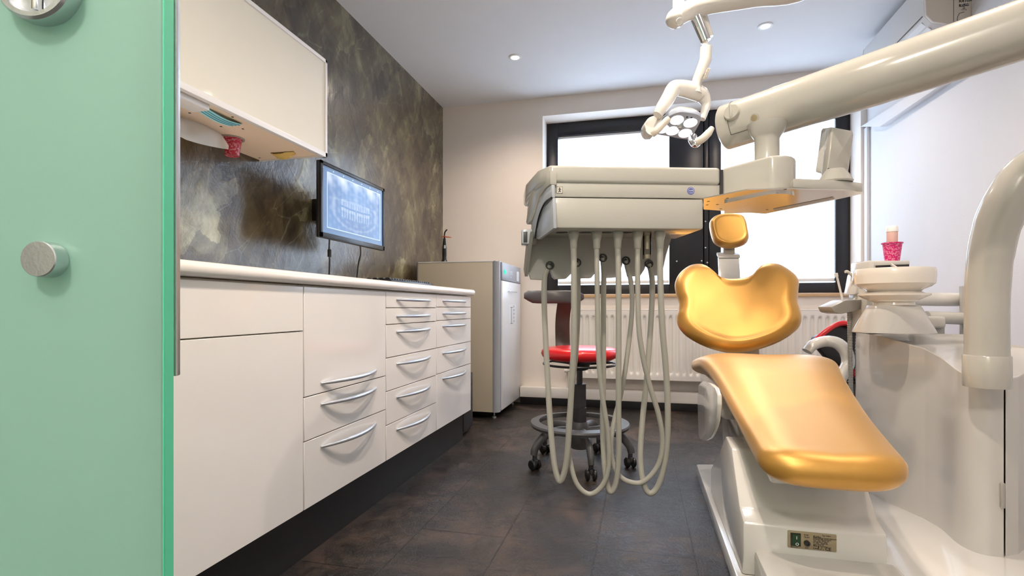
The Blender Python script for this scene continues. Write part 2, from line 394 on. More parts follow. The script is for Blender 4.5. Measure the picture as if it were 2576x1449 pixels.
def text(name, s, size, o, xd, yd, m, parent, align='LEFT', spacing=1.0):
    cu = bpy.data.curves.new(name, 'FONT'); cu.body = s; cu.size = size; cu.align_x = align; cu.resolution_u = 2; cu.space_line = spacing; cu.offset = size * .018
    to = bpy.data.objects.new(name + '_source', cu); COL.objects.link(to)
    dg = bpy.context.evaluated_depsgraph_get(); me = bpy.data.meshes.new_from_object(to.evaluated_get(dg))
    bpy.data.objects.remove(to); bpy.data.curves.remove(cu)
    o0 = Vector(WP[parent.name]); xd = Vector(xd).normalized(); yd = Vector(yd).normalized(); zd = xd.cross(yd)
    for v in me.vertices: v.co = Vector(o) + xd * v.co.x + yd * v.co.y + zd * 0.0004 - o0
    me.materials.clear(); me.materials.append(M[m])
    ob = bpy.data.objects.new(name, me); COL.objects.link(ob); ob.parent = parent; WP[ob.name] = tuple(o0)
    return ob

# ================================================================== ROOM SHELL
XL, XR, YB, H = -1.74, 1.65, 4.42, 2.64
YF0, YF1 = 0.0, 0.14            # wall with the doorway the camera looks through
b = MB(); b.box(XL - .15, XR + .15, -1.8, YB + .4, -0.1, 0); b.build('floor', 'floor')['kind'] = 'structure'
b = MB(); b.box(XL - .15, XR + .15, -1.8, YB + .4, H, H + .1); b.build('ceiling', 'ceil')['kind'] = 'structure'
b = MB(); b.box(XL - .15, XL, -1.8, YB + .4, 0, H); b.build('wall_left', 'plaster')['kind'] = 'structure'
b = MB(); b.box(XR, XR + .15, -1.8, YB + .4, 0, H); b.build('wall_right', 'wall')['kind'] = 'structure'
WX0, WX1, WZ0, WZ1 = -0.821, 1.61, 0.94, 2.484
b = MB()
b.box(XL, WX0, YB, YB + .34, 0, H); b.box(WX1, XR, YB, YB + .34, 0, H)
b.box(WX0, WX1, YB, YB + .34, 0, WZ0 - .03); b.box(WX0, WX1, YB, YB + .34, WZ1, H)
b.build('wall_back', 'wallb')['kind'] = 'structure'
b = MB(); b.box(XL, -0.88, YF0, YF1, 0, H); b.box(0.52, XR, YF0, YF1, 0, H); b.box(-0.88, 0.52, YF0, YF1, 2.2, H)
b.build('wall_front', 'wall')['kind'] = 'structure'
b = MB(); b.box(XL, XR, -1.95, -1.8, 0, H); b.build('wall_corridor', 'corr')['kind'] = 'structure'
# pipe casing and skirting along the back wall
b = MB(); b.box(-1.0, XR, 4.32, YB, 0.065, 0.15, .004); b.build('trim_1', 'rad')['kind'] = 'structure'
b = MB(); b.box(-1.0, XR, 4.33, YB, 0.0, 0.065, .002); b.build('baseboard_back', 'toe')['kind'] = 'structure'
# sloping casing and narrow strip in the corner by the window
b = MB(); p = [onX(2164, 319, XR - .045), onX(2212, 319, XR - .045), onX(2420, 178, XR - .045), onX(2390, 170, XR - .045)]
b.prism(p, (.045, 0, 0), .004)
b.build('trim_2', 'wall')['kind'] = 'structure'
b = MB(); b.box(XR - .022, XR, 4.36, YB, .15, 2.17, .004); b.build('trim_3', 'wall')['kind'] = 'structure'

# ---- window
win = struct_root('window_1', (0.4, 4.66, WZ0))
YW0, YW1 = 4.62, 4.70
zt, zb = 2.364, 1.027
b = MB()
b.box(WX0, -.72, YW0, YW1, WZ0, WZ1, .004); b.box(1.507, WX1, YW0, YW1, WZ0, WZ1, .004)
b.box(-.72, .24, YW0, YW1, zt, WZ1, .004); b.box(.653, 1.507, YW0, YW1, zt, WZ1, .004)
b.box(-.72, .24, YW0, YW1, WZ0, zb, .004); b.box(.653, 1.507, YW0, YW1, WZ0, zb, .004)
b.build('window_frame', 'frame', win)
b = MB(); b.box(.24, .515, YW0 + .005, YW1, WZ0, WZ1, .003); b.box(.52, .555, YW0 - .004, YW1, WZ0, WZ1, .003); b.box(.56, .653, YW0, YW1, WZ0, WZ1, .003)
b.box(.24, .653, YW1 - .02, YW1, WZ0, WZ1); b.build('mullion', 'frame', win)
for x, z in ((.30, 1.22), (.50, 1.22), (.545, 1.205), (.53, 1.55), (.53, 1.33)):
    b = MB(); b.lathe((x, YW0 - .004, z), [(.0, 0), (.007, 0), (.006, -.004), (0.001, -.005)], 12, ax=(0, 1, 0)); b.build('screw', 'satin', win)
for x0, x1 in ((-.72, .24), (.653, 1.507)):
    b = MB(); b.box(x0, x1, 4.685, 4.69, zb, zt); b.build('pane', 'pane', win)
b = MB(); b.box(WX0, WX1, YB - .03, YW0, WZ0 - .03, WZ0, .006); b.build('window_sill', 'wood', win)
def blind(x0, x1, label):
    t = thing('pleated_blind', ((x0 + x1) / 2, 4.65, zb + .01), label, 'blind', 'white pleated blinds in the window')
    rows = []; z = zt + .005; k = 0
    while z > zb + .03:
        yy = 4.650 + (.006 if k % 2 else -.006)
        rows.append([(x0 + .003, yy, z), ((x0 + x1) / 2, yy, z), (x1 - .003, yy, z)]); z -= .010; k += 1
    b = MB(); b.grid(rows); b.build('fabric', 'blind', t, sharp=5)
    b = MB(); b.box(x0 + .003, x1 - .003, 4.638, 4.662, zb + .012, zb + .036, .003); b.build('bottom_rail', 'alu', t)
    b = MB(); b.box(x0 + .003, x1 - .003, 4.638, 4.662, zt - .022, zt - .001, .003); b.build('head_rail', 'alu', t)
blind(-.72, .24, 'white pleated blind lowered in the window pane left of the dark mullion')
blind(.653, 1.507, 'white pleated blind lowered in the window pane right of the dark mullion')

# ---- glass door in the foreground (perpendicular to the view, hinged at the left)
DD = 0.40
def D(px, py, d=DD): return P(px, py, d)
door = struct_root('door_1', D(420, 1449)); door.location.z = 0; WP[door.name] = tuple(door.location)
g0 = RT * -0.86 + FW * DD; g1 = RT * ((407 - 1288) * DD / FPX) + FW * DD
b = MB(); b.obox(g0 + UP * .01, g1 - g0, FW * .012, UP * 2.15, .0008, 1); b.build('glass_panel', 'frost', door)
b = MB(); b.obox(g1 + UP * .01 + FW * .0004, RT * .0018, FW * .0112, UP * 2.15, .0004, 1); b.build('glass_edge', 'frostedge', door)
hb = RT * ((436 - 1288) * (DD + .016) / FPX) + FW * (DD + .014)
b = MB(); b.obox(hb + UP * .775 - RT * .002, RT * .0055, FW * .006, UP * 1.3, .0012); b.build('edge_profile', 'steel', door)
kb = P(133, 655, DD)
b = MB(); b.lathe(kb, [(.0125, 0), (.0125, .0010), (.0135, .0015), (.0135, .0122), (.0128, .0130), (.0, .0131)], 48, ax=-FW); b.build('door_knob', 'steel', door)
rb = P(120, -22, DD)
b = MB(); b.lathe(rb, [(.0275, 0), (.0285, .003), (.0285, .012), (.0268, .014), (.0235, .014), (.0225, .0118), (.0205, .006), (.0, .006)], 64, ax=-FW)
b.build('ring_pull', 'steel', door)
b = MB(); b.obox(rb - FW * .0065 - RT * .002 - UP * .0205, RT * .004, FW * -.006, UP * .041, .001); b.build('pull_bar', 'chrome', door)

# ================================================================== CABINETS ALONG THE LEFT WALL
FX = -1.03          # drawer front plane
CZ0, CZ1 = .187, .897
def bar_handle(par, y0, y1, z):
    pts = []; rs = []
    for i in range(17):
        t = i / 16; y = y0 + (y1 - y0) * t
        pts.append((FX + .001 + .037 * math.sin(math.pi * t) ** .9, y, z)); rs.append(.0035 + .0042 * math.sin(math.pi * t) ** .5)
    b = MB(); b.tube(pts, rs, 12); b.build('handle', 'satin', par)
def cabinet(y0, y1, zs, handles, label, name='drawer_cabinet', cat='cabinet', hy=None):
    t = thing(name, (-1.4, (y0 + y1) / 2, 0), label, cat, 'white gloss cabinets under the worktop')
    b = MB(); b.box(XL + .02, FX - .02, y0 + .001, y1 - .001, CZ0, CZ1 + .004); b.build('carcass', 'carc', t)
    edges = [CZ1] + zs + [CZ0]
    for i in range(len(edges) - 1):
        b = MB(); b.box(FX - .019, FX, y0 + .0022, y1 - .0022, edges[i + 1] + .0016, edges[i] - .0016, .0012, 1)
        nm = 'drawer' if (handles[i] is not None and edges[i] - edges[i + 1] < .33) else 'door'
        d = b.build(nm, 'gloss', t)
        if handles[i] is not None: bar_handle(d, hy[0], hy[1], handles[i])
    b = MB(); b.box(XL + .02, -1.084, y0, y1, 0.0, CZ0 - .001); b.build('plinth', 'toe', t)
    return t
cabinet(.33, .88, [.755], [None, None], 'white gloss cabinet hidden behind the green glass door', 'base_cabinet')
cabinet(.88, 1.429, [.755], [None, None], 'white gloss cabinet with two plain fronts next to the green glass door', 'base_cabinet')
cabinet(1.429, 1.974, [.5445, .404], [.577, .507, .366], 'white gloss cabinet with a tall plain front above two deep drawers', hy=(1.519, 1.89))
cabinet(1.974, 2.526, [.8275, .757, .617, .477, .335], [.863, .790, .723, .583, .438, .298], 'white gloss cabinet with six drawers with curved handles', hy=(2.068, 2.44))
cabinet(2.526, 3.09, [.831, .76, .617, .4796], [.864, .796, .728, .583, .4466], 'white gloss cabinet with five drawers at the far end of the worktop', hy=(2.61, 2.987))
b = MB(); pr = []
for i in range(9):
    a = -math.pi / 2 + math.pi * i / 8
    pr.append((-1.022 + .0185 * math.cos(a) * .8, .33, .9215 + .0185 * math.sin(a)))
b.prism([(XL + .002, .33, .903)] + pr + [(XL + .002, .33, .94)], (0, 2.775, 0)); 
o = b.build('worktop', 'top'); tag(o, 'long white worktop with a rounded front edge over the drawer cabinets', 'worktop')

# wall cabinet
UX, UY1, UZ0, UZ1 = -1.38, 2.08, 1.508, 1.95
wc = thing('wall_cabinet', (-1.56, 1.2, UZ0), 'white wall cabinet with cream front panels mounted on the dark plaster wall', 'cabinet')
b = MB(); b.box(XL + .002, UX - .022, .35, UY1, 1.522, UZ1 - .004); b.build('carcass', 'beige', wc)
b = MB(); b.box(UX - .020, UX - .004, .36, UY1 - .008, UZ0 + .012, UZ1 - .008); b.build('sliding_front', 'matt', wc)
b = MB(); b.box(UX - .021, UX + .002, .35, UY1 + .004, UZ0, UZ0 + .022, .002); b.box(UX - .021, UX + .002, .35, UY1 + .004, UZ1 - .016, UZ1, .002)
b.box(UX - .021, UX + .002, UY1 - .012, UY1 + .004, UZ0, UZ1, .002); b.build('front_profile', 'alu', wc)
b = MB(); b.box(XL + .002, UX - .022, UY1, UY1 + .004, 1.515, UZ1); b.build('side_panel', 'alu', wc)
for px, py in ((490, 268), (477, 284), (585, 294), (556, 318), (611, 324), (560, 340), (653, 397)):
    q = onZ(px, py, 1.522); b = MB(); b.lathe(q, [(.0045, .0005), (.0045, -.0012), (.0, -.0012)], 10); b.build('screw', 'dgrey', wc)
# fluorescent strip housing behind the front edge
q = onZ(446, 245, 1.522); b = MB(); b.box(UX - .10, UX - .03, .5, onZ(490, 262, 1.522).y, 1.492, 1.5215, .006)
tag(b.build('dispenser_box', 'alu'), 'small white box under the wall cabinet beside the glass door', 'dispenser')
# face mask
A, Bq, Cq, Dq = [onZ(*p, 1.519) for p in ((493, 275), (525, 273), (612, 312), (577, 316))]
def quad(A, Bq, Cq, Dq, u, v, dz=0): return A.lerp(Dq, u).lerp(Bq.lerp(Cq, u), v) + Vector((0, 0, dz))
mk = thing('face_mask', (A + Cq) / 2, 'light blue pleated face mask showing through the slot under the wall cabinet', 'face mask')
rows = [[quad(A, Bq, Cq, Dq, i / 16, j / 12, -.001 - .008 * math.sin(math.pi * i / 16) - (.0012 if j % 3 == 0 else 0)) for i in range(17)] for j in range(13)]
b = MB(); b.grid(rows); b.grid([[p + Vector((0, 0, .001)) for p in r] for r in rows]); b.build('mask_body', 'mask', mk)
for v in (.25, .5, .75):
    b = MB(); b.tube([quad(A, Bq, Cq, Dq, i / 16, v, -.0035 - .008 * math.sin(math.pi * i / 16)) for i in range(17)], .0011, 6); b.build('pleat', 'maskd', mk)
# hanging cup
def cup(name, c, h, rt, rb_, label, cat='cup', m='magenta'):
    t = thing(name, c, label, cat)
    b = MB(); b.lathe(c, [(rb_ * .9, .002), (rb_, 0), (rt * .97, h - .006), (rt * 1.08, h - .004), (rt * 1.08, h), (rt * .95, h), (rb_ * .93, .004), (.001, .004)], 44); b.build('cup_body', m, t)
    return t
q = onZ(584, 348, 1.522)
cc = Vector((q.x, q.y, 1.522)); hcup = .075
cup('drinking_cup', cc - Vector((0, 0, .072)), .070, .037, .026, 'red patterned plastic cup hanging from the underside of the wall cabinet', m='redcup')
b = MB(); b.lathe(cc - Vector((0, 0, .0012)), [(.037, 0), (.047, 0), (.047, -.003), (.037, -.003)], 40, cap=False); tag(b.build('cup_ring', 'unitd'), 'thin ring holding the red cup under the wall cabinet', 'ring')
# paper towel hanging
ptw = [(400, 268, 372), (446, 290, 345), (470, 300, 352), (500, 309, 361), (530, 322, 368), (556, 338, 373), (575, 366, 376)]
rows = []
for px, yt, yb in ptw:
    a = onZ(px, max(yt, 268) , 1.5215) if px < 560 else None
for j in range(9):
    r = []
    for k, (px, yt, yb) in enumerate(ptw):
        py = yt + (yb - yt) * j / 8
        dq = (1.5215 - CAMZ) * FPX / (HZ - yt) if px < 560 else (1.5215 - CAMZ) * FPX / (HZ - 338)
        r.append(P(px, py, dq - .10 * (j / 8) + .006 * math.sin(k * 2.1 + j)))
    rows.append(r)
b = MB(); b.grid([cr(r, 5) for r in rows]); b.grid([[p + Vector((-.0012, .0006, 0)) for p in cr(r, 5)] for r in rows]); tag(b.build('paper_towel', 'paper'), 'white paper towel hanging out below the wall cabinet near the glass door', 'paper towel')
# yellow glove in the slot
A, Bq, Cq, Dq = [onZ(*p, 1.5215) for p in ((680, 384), (738, 380), (744, 386), (702, 397))]
rows = []
for j in range(8):
    v = j / 7; rows.append([quad(A, Bq, Cq, Dq, i / 12, v, -.002 - .022 * (math.sin(math.pi * v) ** .7) * (0.25 + .75 * math.sin(math.pi * min(1, max(0, (i / 12)))) ** 2) - .003 * math.sin(i * 2.2 + j)) for i in range(13)])
b = MB(); b.grid([cr(r, 3) for r in rows]); b.grid([[p + Vector((0, 0, .0015)) for p in cr(r, 3)] for r in rows]); tag(b.build('glove', 'glove'), 'crumpled yellow glove poking out of the slot under the wall cabinet', 'glove')

# ================================================================== MONITOR on the left wall
MX = -1.50
TL, TR_, BL, BR = onX(805, 405, MX), onX(966, 470, MX), onX(808, 600, MX), onX(968, 628, MX)
my0, my1 = (TL.y + BL.y) / 2, (TR_.y + BR.y) / 2; mz1, mz0 = (TL.z + TR_.z) / 2, (BL.z + BR.z) / 2
mo = thing('monitor', (MX, (my0 + my1) / 2, mz0), 'black wall-mounted monitor showing a blue panoramic dental x-ray', 'monitor')
b = MB(); b.box(MX - .026, MX - .006, my0, my1, mz0, mz1, .005); b.build('housing', 'black', mo)
b = MB(); bz = .018
b.box(MX - .006, MX + .002, my0 + .001, my1 - .001, mz1 - bz, mz1 - .001, .001); b.box(MX - .006, MX + .002, my0 + .001, my1 - .001, mz0 + .001, mz0 + bz + .008, .001)
b.box(MX - .006, MX + .002, my0 + .001, my0 + bz, mz0 + .001, mz1 - .001, .001); b.box(MX - .006, MX + .002, my1 - bz, my1 - .001, mz0 + .001, mz1 - .001, .001)
b.build('bezel', 'black', mo)
def xray(u, v):   # u 0..1 left to right, v 0..1 bottom to top: the picture on the screen
    def mixc(a, b_, t): t = max(0, min(1, t)); return tuple(a[i] + (b_[i] - a[i]) * t for i in range(3))
    c = (0.055, 0.13, 0.30)
    if v < .045: return (0.07, 0.16, 0.33)
    if v > .975: return (.01, .015, .03)
    x, y = (u - .075) / .87, (v - .10) / .81
    if not (-.012 < x < 1.012 and -.018 < y < 1.018):
        if abs(v - .955) < .006 and (int(u * 60) % 9 == 0): return (.6, .75, .9)
        return c
    if x < 0 or x > 1 or y < 0 or y > 1: return (.62, .74, .95)
    base = mixc((0.05, 0.13, 0.34), (0.10, 0.23, .50), .5 + .5 * math.sin(5 * x + 2) * math.cos(4 * y))
    X, Y = (x - .5) * 2, (y - .47) * 2
    w = lambda q, s_: math.exp(-(q / s_) ** 2)
    g = 0.0
    g += 0.85 * max(0, y - .74 - .10 * abs(math.sin(7 * x + 1)) + .10 * abs(X)) * 4 * (0.6 + .4 * math.sin(23 * x + 9 * y))
    rr = math.hypot(X / .92, (Y + .12) / .78)
    g += .17 * w(rr - .92, .06) * (1 if Y < .25 else .35) + .07 * w(rr - .68, .05)
    g += .18 * w(X, .05) * (.4 + y)
    g += .22 * w(Y - .26 + .10 * X * X, .045) * w(X, .75)
    if abs(X) < .56:
        c0 = 0.02 + .16 * X * X - .05
        up, lo = Y - c0, c0 - Y
        n = abs(math.sin(X * 34))
        if abs(X) > .03:
            if .03 < up < .26: g += .36 * (n ** .7) * (1 - .45 * up / .26)
            if .05 < lo < .17: g += .42 * (n ** .6)
            elif .17 <= lo < .42: g += .30 * (n ** 3)
            if -.05 < up < .03: g -= .15
    if .55 < abs(X) < .98 and Y > -.3: g += .14 * w(abs(X) - .80 - .1 * Y, .06)
    g += .06 * math.sin(41 * x) * math.sin(37 * y + 3 * x) + .04 * math.sin(90 * x + 4)
    return mixc(base, (.85, .92, 1.0), g)
NXs, NYs = 240, 150
sy0, sy1, sz0, sz1 = my0 + bz, my1 - bz, mz0 + bz + .008, mz1 - bz
vs = []; fc = []; cols = []
for j in range(NYs + 1):
    for i in range(NXs + 1):
        vs.append((MX - .003 - MX, sy0 + (sy1 - sy0) * i / NXs - (my0 + my1) / 2, sz0 + (sz1 - sz0) * j / NYs - mz0)); cols.append(xray(i / NXs, j / NYs))
for j in range(NYs):
    for i in range(NXs):
        a = j * (NXs + 1) + i; fc.append((a, a + 1, a + NXs + 2, a + NXs + 1))
me = bpy.data.meshes.new('screen'); me.from_pydata(vs, [], fc)
ca = me.color_attributes.new('picture', 'FLOAT_COLOR', 'POINT')
for i, c in enumerate(cols): ca.data[i].color = (*c, 1)
m, nt, bb = newmat('xray_screen')
at_ = nt.nodes.new('ShaderNodeAttribute'); at_.attribute_name = 'picture'
bb.inputs['Base Color'].default_value = (.01, .01, .012, 1); bb.inputs['Roughness'].default_value = 0.15
lk(nt, at_.outputs['Color'], bb.inputs['Emission Color']); bb.inputs['Emission Strength'].default_value = 0.95
me.materials.append(m); so = bpy.data.objects.new('screen', me); COL.objects.link(so); so.parent = mo
b = MB(); b.box(XL + .001, MX - .025, (my0 + my1) / 2 - .05, (my0 + my1) / 2 + .05, mz0 + .13, mz0 + .25, .003); b.build('wall_mount', 'black', mo)
b = MB(); b.box(MX - .02, MX - .005, my1, my1 + .006, mz0 + .13, mz0 + .16, .002); b.build('indicator', 'blue', mo)
def cable(pts, label, knob=None):
    t = thing('monitor_cable', pts[-1], label, 'cable', 'black cables under the monitor')
    b = MB(); b.tube(cr(pts, 8), .004, 8); b.build('wire', 'black', t)
    if knob: b = MB(); b.lathe(knob, [(.003, -.022), (.010, -.018), (.010, .018), (.003, .022)], 14); b.build('ferrite', 'black', t)
cX = -1.60
ps = [onX(829, 600, -1.53), onX(828, 630, -1.56), onX(829, 660, -1.58), onX(827, 700, -1.58)]; ps[-1].z = .941
cable(ps, 'black cable with a thick ferrite bead hanging under the monitor', onX(829, 637, -1.56))
ps = [onX(906, 615, -1.53), onX(907, 640, -1.56), onX(901, 668, -1.58), onX(896, 700, -1.58)]; ps[-1].z = .941
cable(ps, 'plain curved black cable hanging under the monitor nearer the corner')
# keyboard
kb_ = thing('keyboard', (-1.18, 2.40, .94), 'black computer keyboard lying on the white worktop', 'keyboard')
b = MB(); b.box(-1.25, -1.10, 2.16, 2.66, .9401, .957, .004); b.build('keyboard_body', 'black', kb_)
for r in range(4):
    for k in range(18):
        b = MB(); y = 2.175 + k * .0265; x = -1.235 + r * .032
        b.box(x, x + .024, y, y + .021, .956, .967, .003, 1); b.build('key', 'black', kb_)

# ================================================================== tall steriliser cabinet in the corner
SX1, SX0, SY0, SY1, SZ = -1.016, -1.66, 3.70, 4.375, 1.171
st = thing('equipment_cabinet', (-1.33, 4.03, 0), 'beige and grey free-standing appliance cabinet in the corner past the worktop', 'cabinet')
b = MB(); b.box(SX0, SX1 - .035, SY0, SY1, .05, SZ - .004, .002); b.build('side_body', 'fridge', st)
b = MB(); b.box(SX0, SX1 - .01, SY0 - .003, SY1, SZ - .004, SZ + .006, .003); b.build('top_cover', 'fridgew', st)
b = MB(); b.tube([(SX1 - .032, SY0 + .030, .05), (SX1 - .032, SY0 + .030, SZ + .004)], .034, 24); b.box(SX1 - .05, SX1 - .001, SY0 + .03, SY1, .05, SZ); b.build('corner_profile', 'fridgeg', st)
b = MB(); b.tube([(SX0, SY0 + .02, .9), (SX0, SY0 + .02, SZ + .004)], .018, 14); b.build('rear_profile', 'fridgeg', st)
b = MB(); b.box(SX1 - .001, SX1 + .012, SY0 + .055, SY1 - .01, .06, 1.03, .003); dr = b.build('door', 'fridgew', st)
b = MB(); b.tube([(SX1 + .02, 3.93, .955), (SX1 + .03, 3.95, .955), (SX1 + .03, 4.15, .955), (SX1 + .02, 4.17, .955)], .004, 10); b.build('handle', 'satin', dr)
b = MB(); b.box(SX1 + .012, SX1 + .0128, 3.95, 4.20, .68, .85); nb = b.build('notice', 'paper', dr)
for k in range(5):
    text('notice_text', 'I-I-I', .022, (SX1 + .0129, 4.10, .83 - k * .03), (0, 1, 0), UP, 'ink', dr)
b = MB(); b.tube([(SX1 + .0135, 4.03, .70), (SX1 + .0135, 4.03, .83)], .0015, 6); b.tube([(SX1 + .0135, 4.0, .83), (SX1 + .0135, 4.08, .83)], .0015, 6); b.tube([(SX1 + .0135, 4.0, .70), (SX1 + .0135, 4.08, .70)], .0015, 6); b.build('notice_drawing', 'ink', dr)
b = MB(); b.box(SX1 - .001, SX1 + .012, SY0 + .055, SY1 - .01, 1.035, SZ - .002, .003); cp = b.build('control_panel', 'fridgeg', st)
b = MB(); b.box(SX1 + .012, SX1 + .017, 3.80, 3.85, 1.085, 1.115, .003); b.build('power_switch', 'led', cp)
text('panel_lettering', 'FOS', .042, (SX1 + .0125, 4.0, 1.09), (0, 1, 0), UP, 'inkw', cp)
text('panel_small_lettering', 'medical', .016, (SX1 + .0125, 4.0, 1.065), (0, 1, 0), UP, 'inkw', cp)
b = MB(); b.box(SX1 + .012, SX1 + .013, 4.22, 4.30, 1.05, 1.13); b.build('sticker', 'paper', cp)
for x in (SX0 + .06, SX1 - .05):
    for y in (SY0 + .05, SY1 - .06):
        b = MB(); b.lathe((x, y, 0), [(.016, 0), (.016, .012), (.007, .016), (.007, .052)], 14); b.build('foot', 'satin', st)
b = MB(); b.box(SX0 + .02, SX1 - .12, SY0 + .10, SY1 - .02, 0.0, .05); b.build('plinth', 'toe', st)
# curing light standing on it
cl_ = Vector((-1.50, 3.84, SZ + .006)); cl_.x = -0.3903 * cl_.y
cl = thing('curing_light', cl_, 'black cordless curing light with an orange shield standing on the beige appliance cabinet', 'curing light')
b = MB(); b.lathe(cl_, [(.034, 0), (.034, .006), (.024, .016), (.018, .03), (.016, .05)], 24); b.build('charging_base', 'black', cl)
b = MB(); b.lathe(cl_, [(.014, .04), (.018, .06), (.017, .12), (.012, .17), (.010, .195), (.004, .20)], 20, sx=1, sy=.85); b.build('handpiece', 'black', cl)
b = MB(); b.tube(cr([cl_ + Vector((0, 0, .19)), cl_ + Vector((0, 0, .22)), cl_ + Vector((.005, 0, .245)), cl_ + Vector((.022, 0, .265))], 6), [.006] * 19, 10); b.build('light_tip', 'black', cl)
b = MB(); b.lathe(cl_ + Vector((.015, 0, .205)), [(.0, 0), (.042, .001), (.042, .003), (0, .004)], 26, ax=(.1, 0, 1)); b.build('shield', 'orange', cl)
b = MB(); pc = b.box(cl_.x + .003, cl_.x + .017, cl_.y - .019, cl_.y - .0165, cl_.z + .115, cl_.z + .14); b.build('display', 'inkw', cl)
# computer tower
pc = thing('computer_tower', (-1.3, 3.28, 0), 'black computer tower on the floor between the drawers and the appliance cabinet', 'computer')
b = MB(); b.box(-1.55, -1.11, 3.14, 3.33, .012, .40, .005); b.build('case', 'black', pc)
b = MB(); b.box(-1.112, -1.095, 3.143, 3.327, .03, .395, .006); b.build('front_panel', 'dgrey', pc)
b = MB(); b.box(-1.096, -1.093, 3.165, 3.305, .325, .355, .001); b.box(-1.096, -1.093, 3.165, 3.305, .275, .305, .001); b.build('drive_bay', 'black', pc)
for y in (3.16, 3.31):
    for x in (-1.5, -1.15):
        b = MB(); b.lathe((x, y, 0), [(.012, 0), (.012, .013)], 12); b.build('foot', 'black', pc)

# ================================================================== radiator
ra = thing('radiator', (.45, 4.3, .25), 'white ribbed panel radiator on the wall under the window', 'radiator')
rx0, rx1, rz0, rz1 = -.55, 1.52, .25, .807; ry = 4.28
cols_ = []
n = int((rx1 - rx0) / .05); rows = []
zz = [rz0, rz0 + .03, rz0 + .045, rz0 + .055, rz0 + .068, rz0 + .085, rz1 - .085, rz1 - .068, rz1 - .055, rz1 - .045, rz1 - .03, rz1]
am = [0, 0, 0, .45, .85, 1, 1, .85, .45, 0, 0, 0]
for z, a in zip(zz, am):
    r = []
    for i in range(n * 8 + 1):
        x = rx0 + (rx1 - rx0) * i / (n * 8); ph = (i % 8) / 8
        dpt = .5 - .5 * math.cos(2 * math.pi * ph)
        r.append((x, ry + .026 * a * (dpt ** 2.6), z))
    rows.append(r)
b = MB(); b.grid(rows); b.box(rx0, rx1, ry + .012, ry + .02, rz0, rz1); b.build('front_panel', 'rad', ra, sharp=60)
b = MB(); b.box(rx0 - .004, rx1 + .004, ry, 4.36, rz1 - .004, rz1 + .008, .003); b.box(rx0 - .004, rx0, ry, 4.36, rz0, rz1, .001); b.box(rx1, rx1 + .004, ry, 4.36, rz0, rz1, .001); b.build('cover', 'rad', ra)
b = MB(); b.box(rx0 + .02, rx1 - .02, 4.33, 4.35, rz0, rz1 - .02, .002); b.build('rear_panel', 'rad', ra)
for x in (rx0 + .25, rx1 - .25):
    b = MB(); b.box(x - .02, x + .02, 4.34, YB - .003, .35, .75); b.build('bracket', 'rad', ra)
b = MB(); b.tube([(rx0, 4.32, .30), (rx0 - .05, 4.32, .30), (rx0 - .05, 4.37, .30), (rx0 - .05, 4.37, .15)], .008, 10); b.build('pipe', 'rad', ra)
b = MB(); b.lathe((rx0 - .07, 4.32, .30), [(.004, 0), (.016, .004), (.016, .03), (.012, .034)], 16, ax=(1, 0, 0)); b.build('valve', 'rad', ra)

# ================================================================== air conditioner
AX, AY0, AY1, AZ0, AZ1 = 1.45, 3.15, 3.98, 2.30, 2.59
ac = thing('air_conditioner', (1.55, 3.56, AZ0), 'white split air conditioner high on the right wall under the ceiling', 'air conditioner')
prof = [(XR - .001, AZ0 + .01), (1.56, AZ0 - .005), (1.48, AZ0 + .02), (AX, AZ0 + .06), (AX - .004, AZ0 + .15), (AX + .012, AZ1 - .02), (1.49, AZ1), (XR - .001, AZ1)]
b = MB(); b.prism([(x, AY0 + .02, z) for x, z in prof], (0, AY1 - AY0 - .04, 0), .004); b.build('casing', 'ac', ac)
for y0, nm in ((AY0, 'end_cap'), (AY1 - .02, 'end_cap')):
    b = MB(); b.prism([(x, y0, z) for x, z in prof], (0, .0195, 0), .004); b.build(nm, 'acb', ac)
b = MB(); b.box(AX - .006, AX - .003, AY0 + .03, AY1 - .03, AZ0 + .064, AZ0 + .067); b.build('panel_seam', 'dgrey', ac)
b = MB(); b.prism([(AX + .004, AY0 + .06, AZ0 + .045), (1.50, AY0 + .06, AZ0 + .004), (1.504, AY0 + .06, AZ0 + .008), (AX + .008, AY0 + .06, AZ0 + .049)], (0, .71, 0)); b.build('louvre', 'ac', ac)
for k in range(1):
    x = (2399 - 1288) / FPX; b = MB(); q = onY(2399, 60, AY0); b.box(q.x - .0008, q.x + .0008, AY0 - .0015, AY0 + .002, AZ0 + .004, AZ1 - .01); b.build('cap_seam', 'dgrey', ac)
def acp(px, py): return onY(px, py, AY0 - .0006)
text('label_lettering', 'R410A', .021, acp(2412, 7), (1, 0, 0), UP, 'ink', ac)
b = MB(); a0, a1 = acp(2413, 17), acp(2437, 8); b.box(a0.x, a1.x, AY0 - .001, AY0, a0.z, a1.z, .0); b.build('label_plate', 'ink', ac)
text('label_lettering', 'EC32', .016, acp(2416, 15) + Vector((0, -.001, 0)), (1, 0, 0), UP, 'inkw', ac)
a0, a1, a2 = acp(2419, 25), acp(2431, 25), acp(2425, 16.5)
b = MB(); b.tube([a0, a1, a2], .0012, 6, loop=True); b.tube([acp(2425, 23.5), acp(2425, 20)], .0015, 6); b.build('warning_symbol', 'ink', ac)
b = MB(); b.tube(cr([acp(2408, 56), acp(2409, 44), acp(2414, 34), acp(2426, 30)], 6), .0012, 6); b.build('label_mark', 'ink', ac)

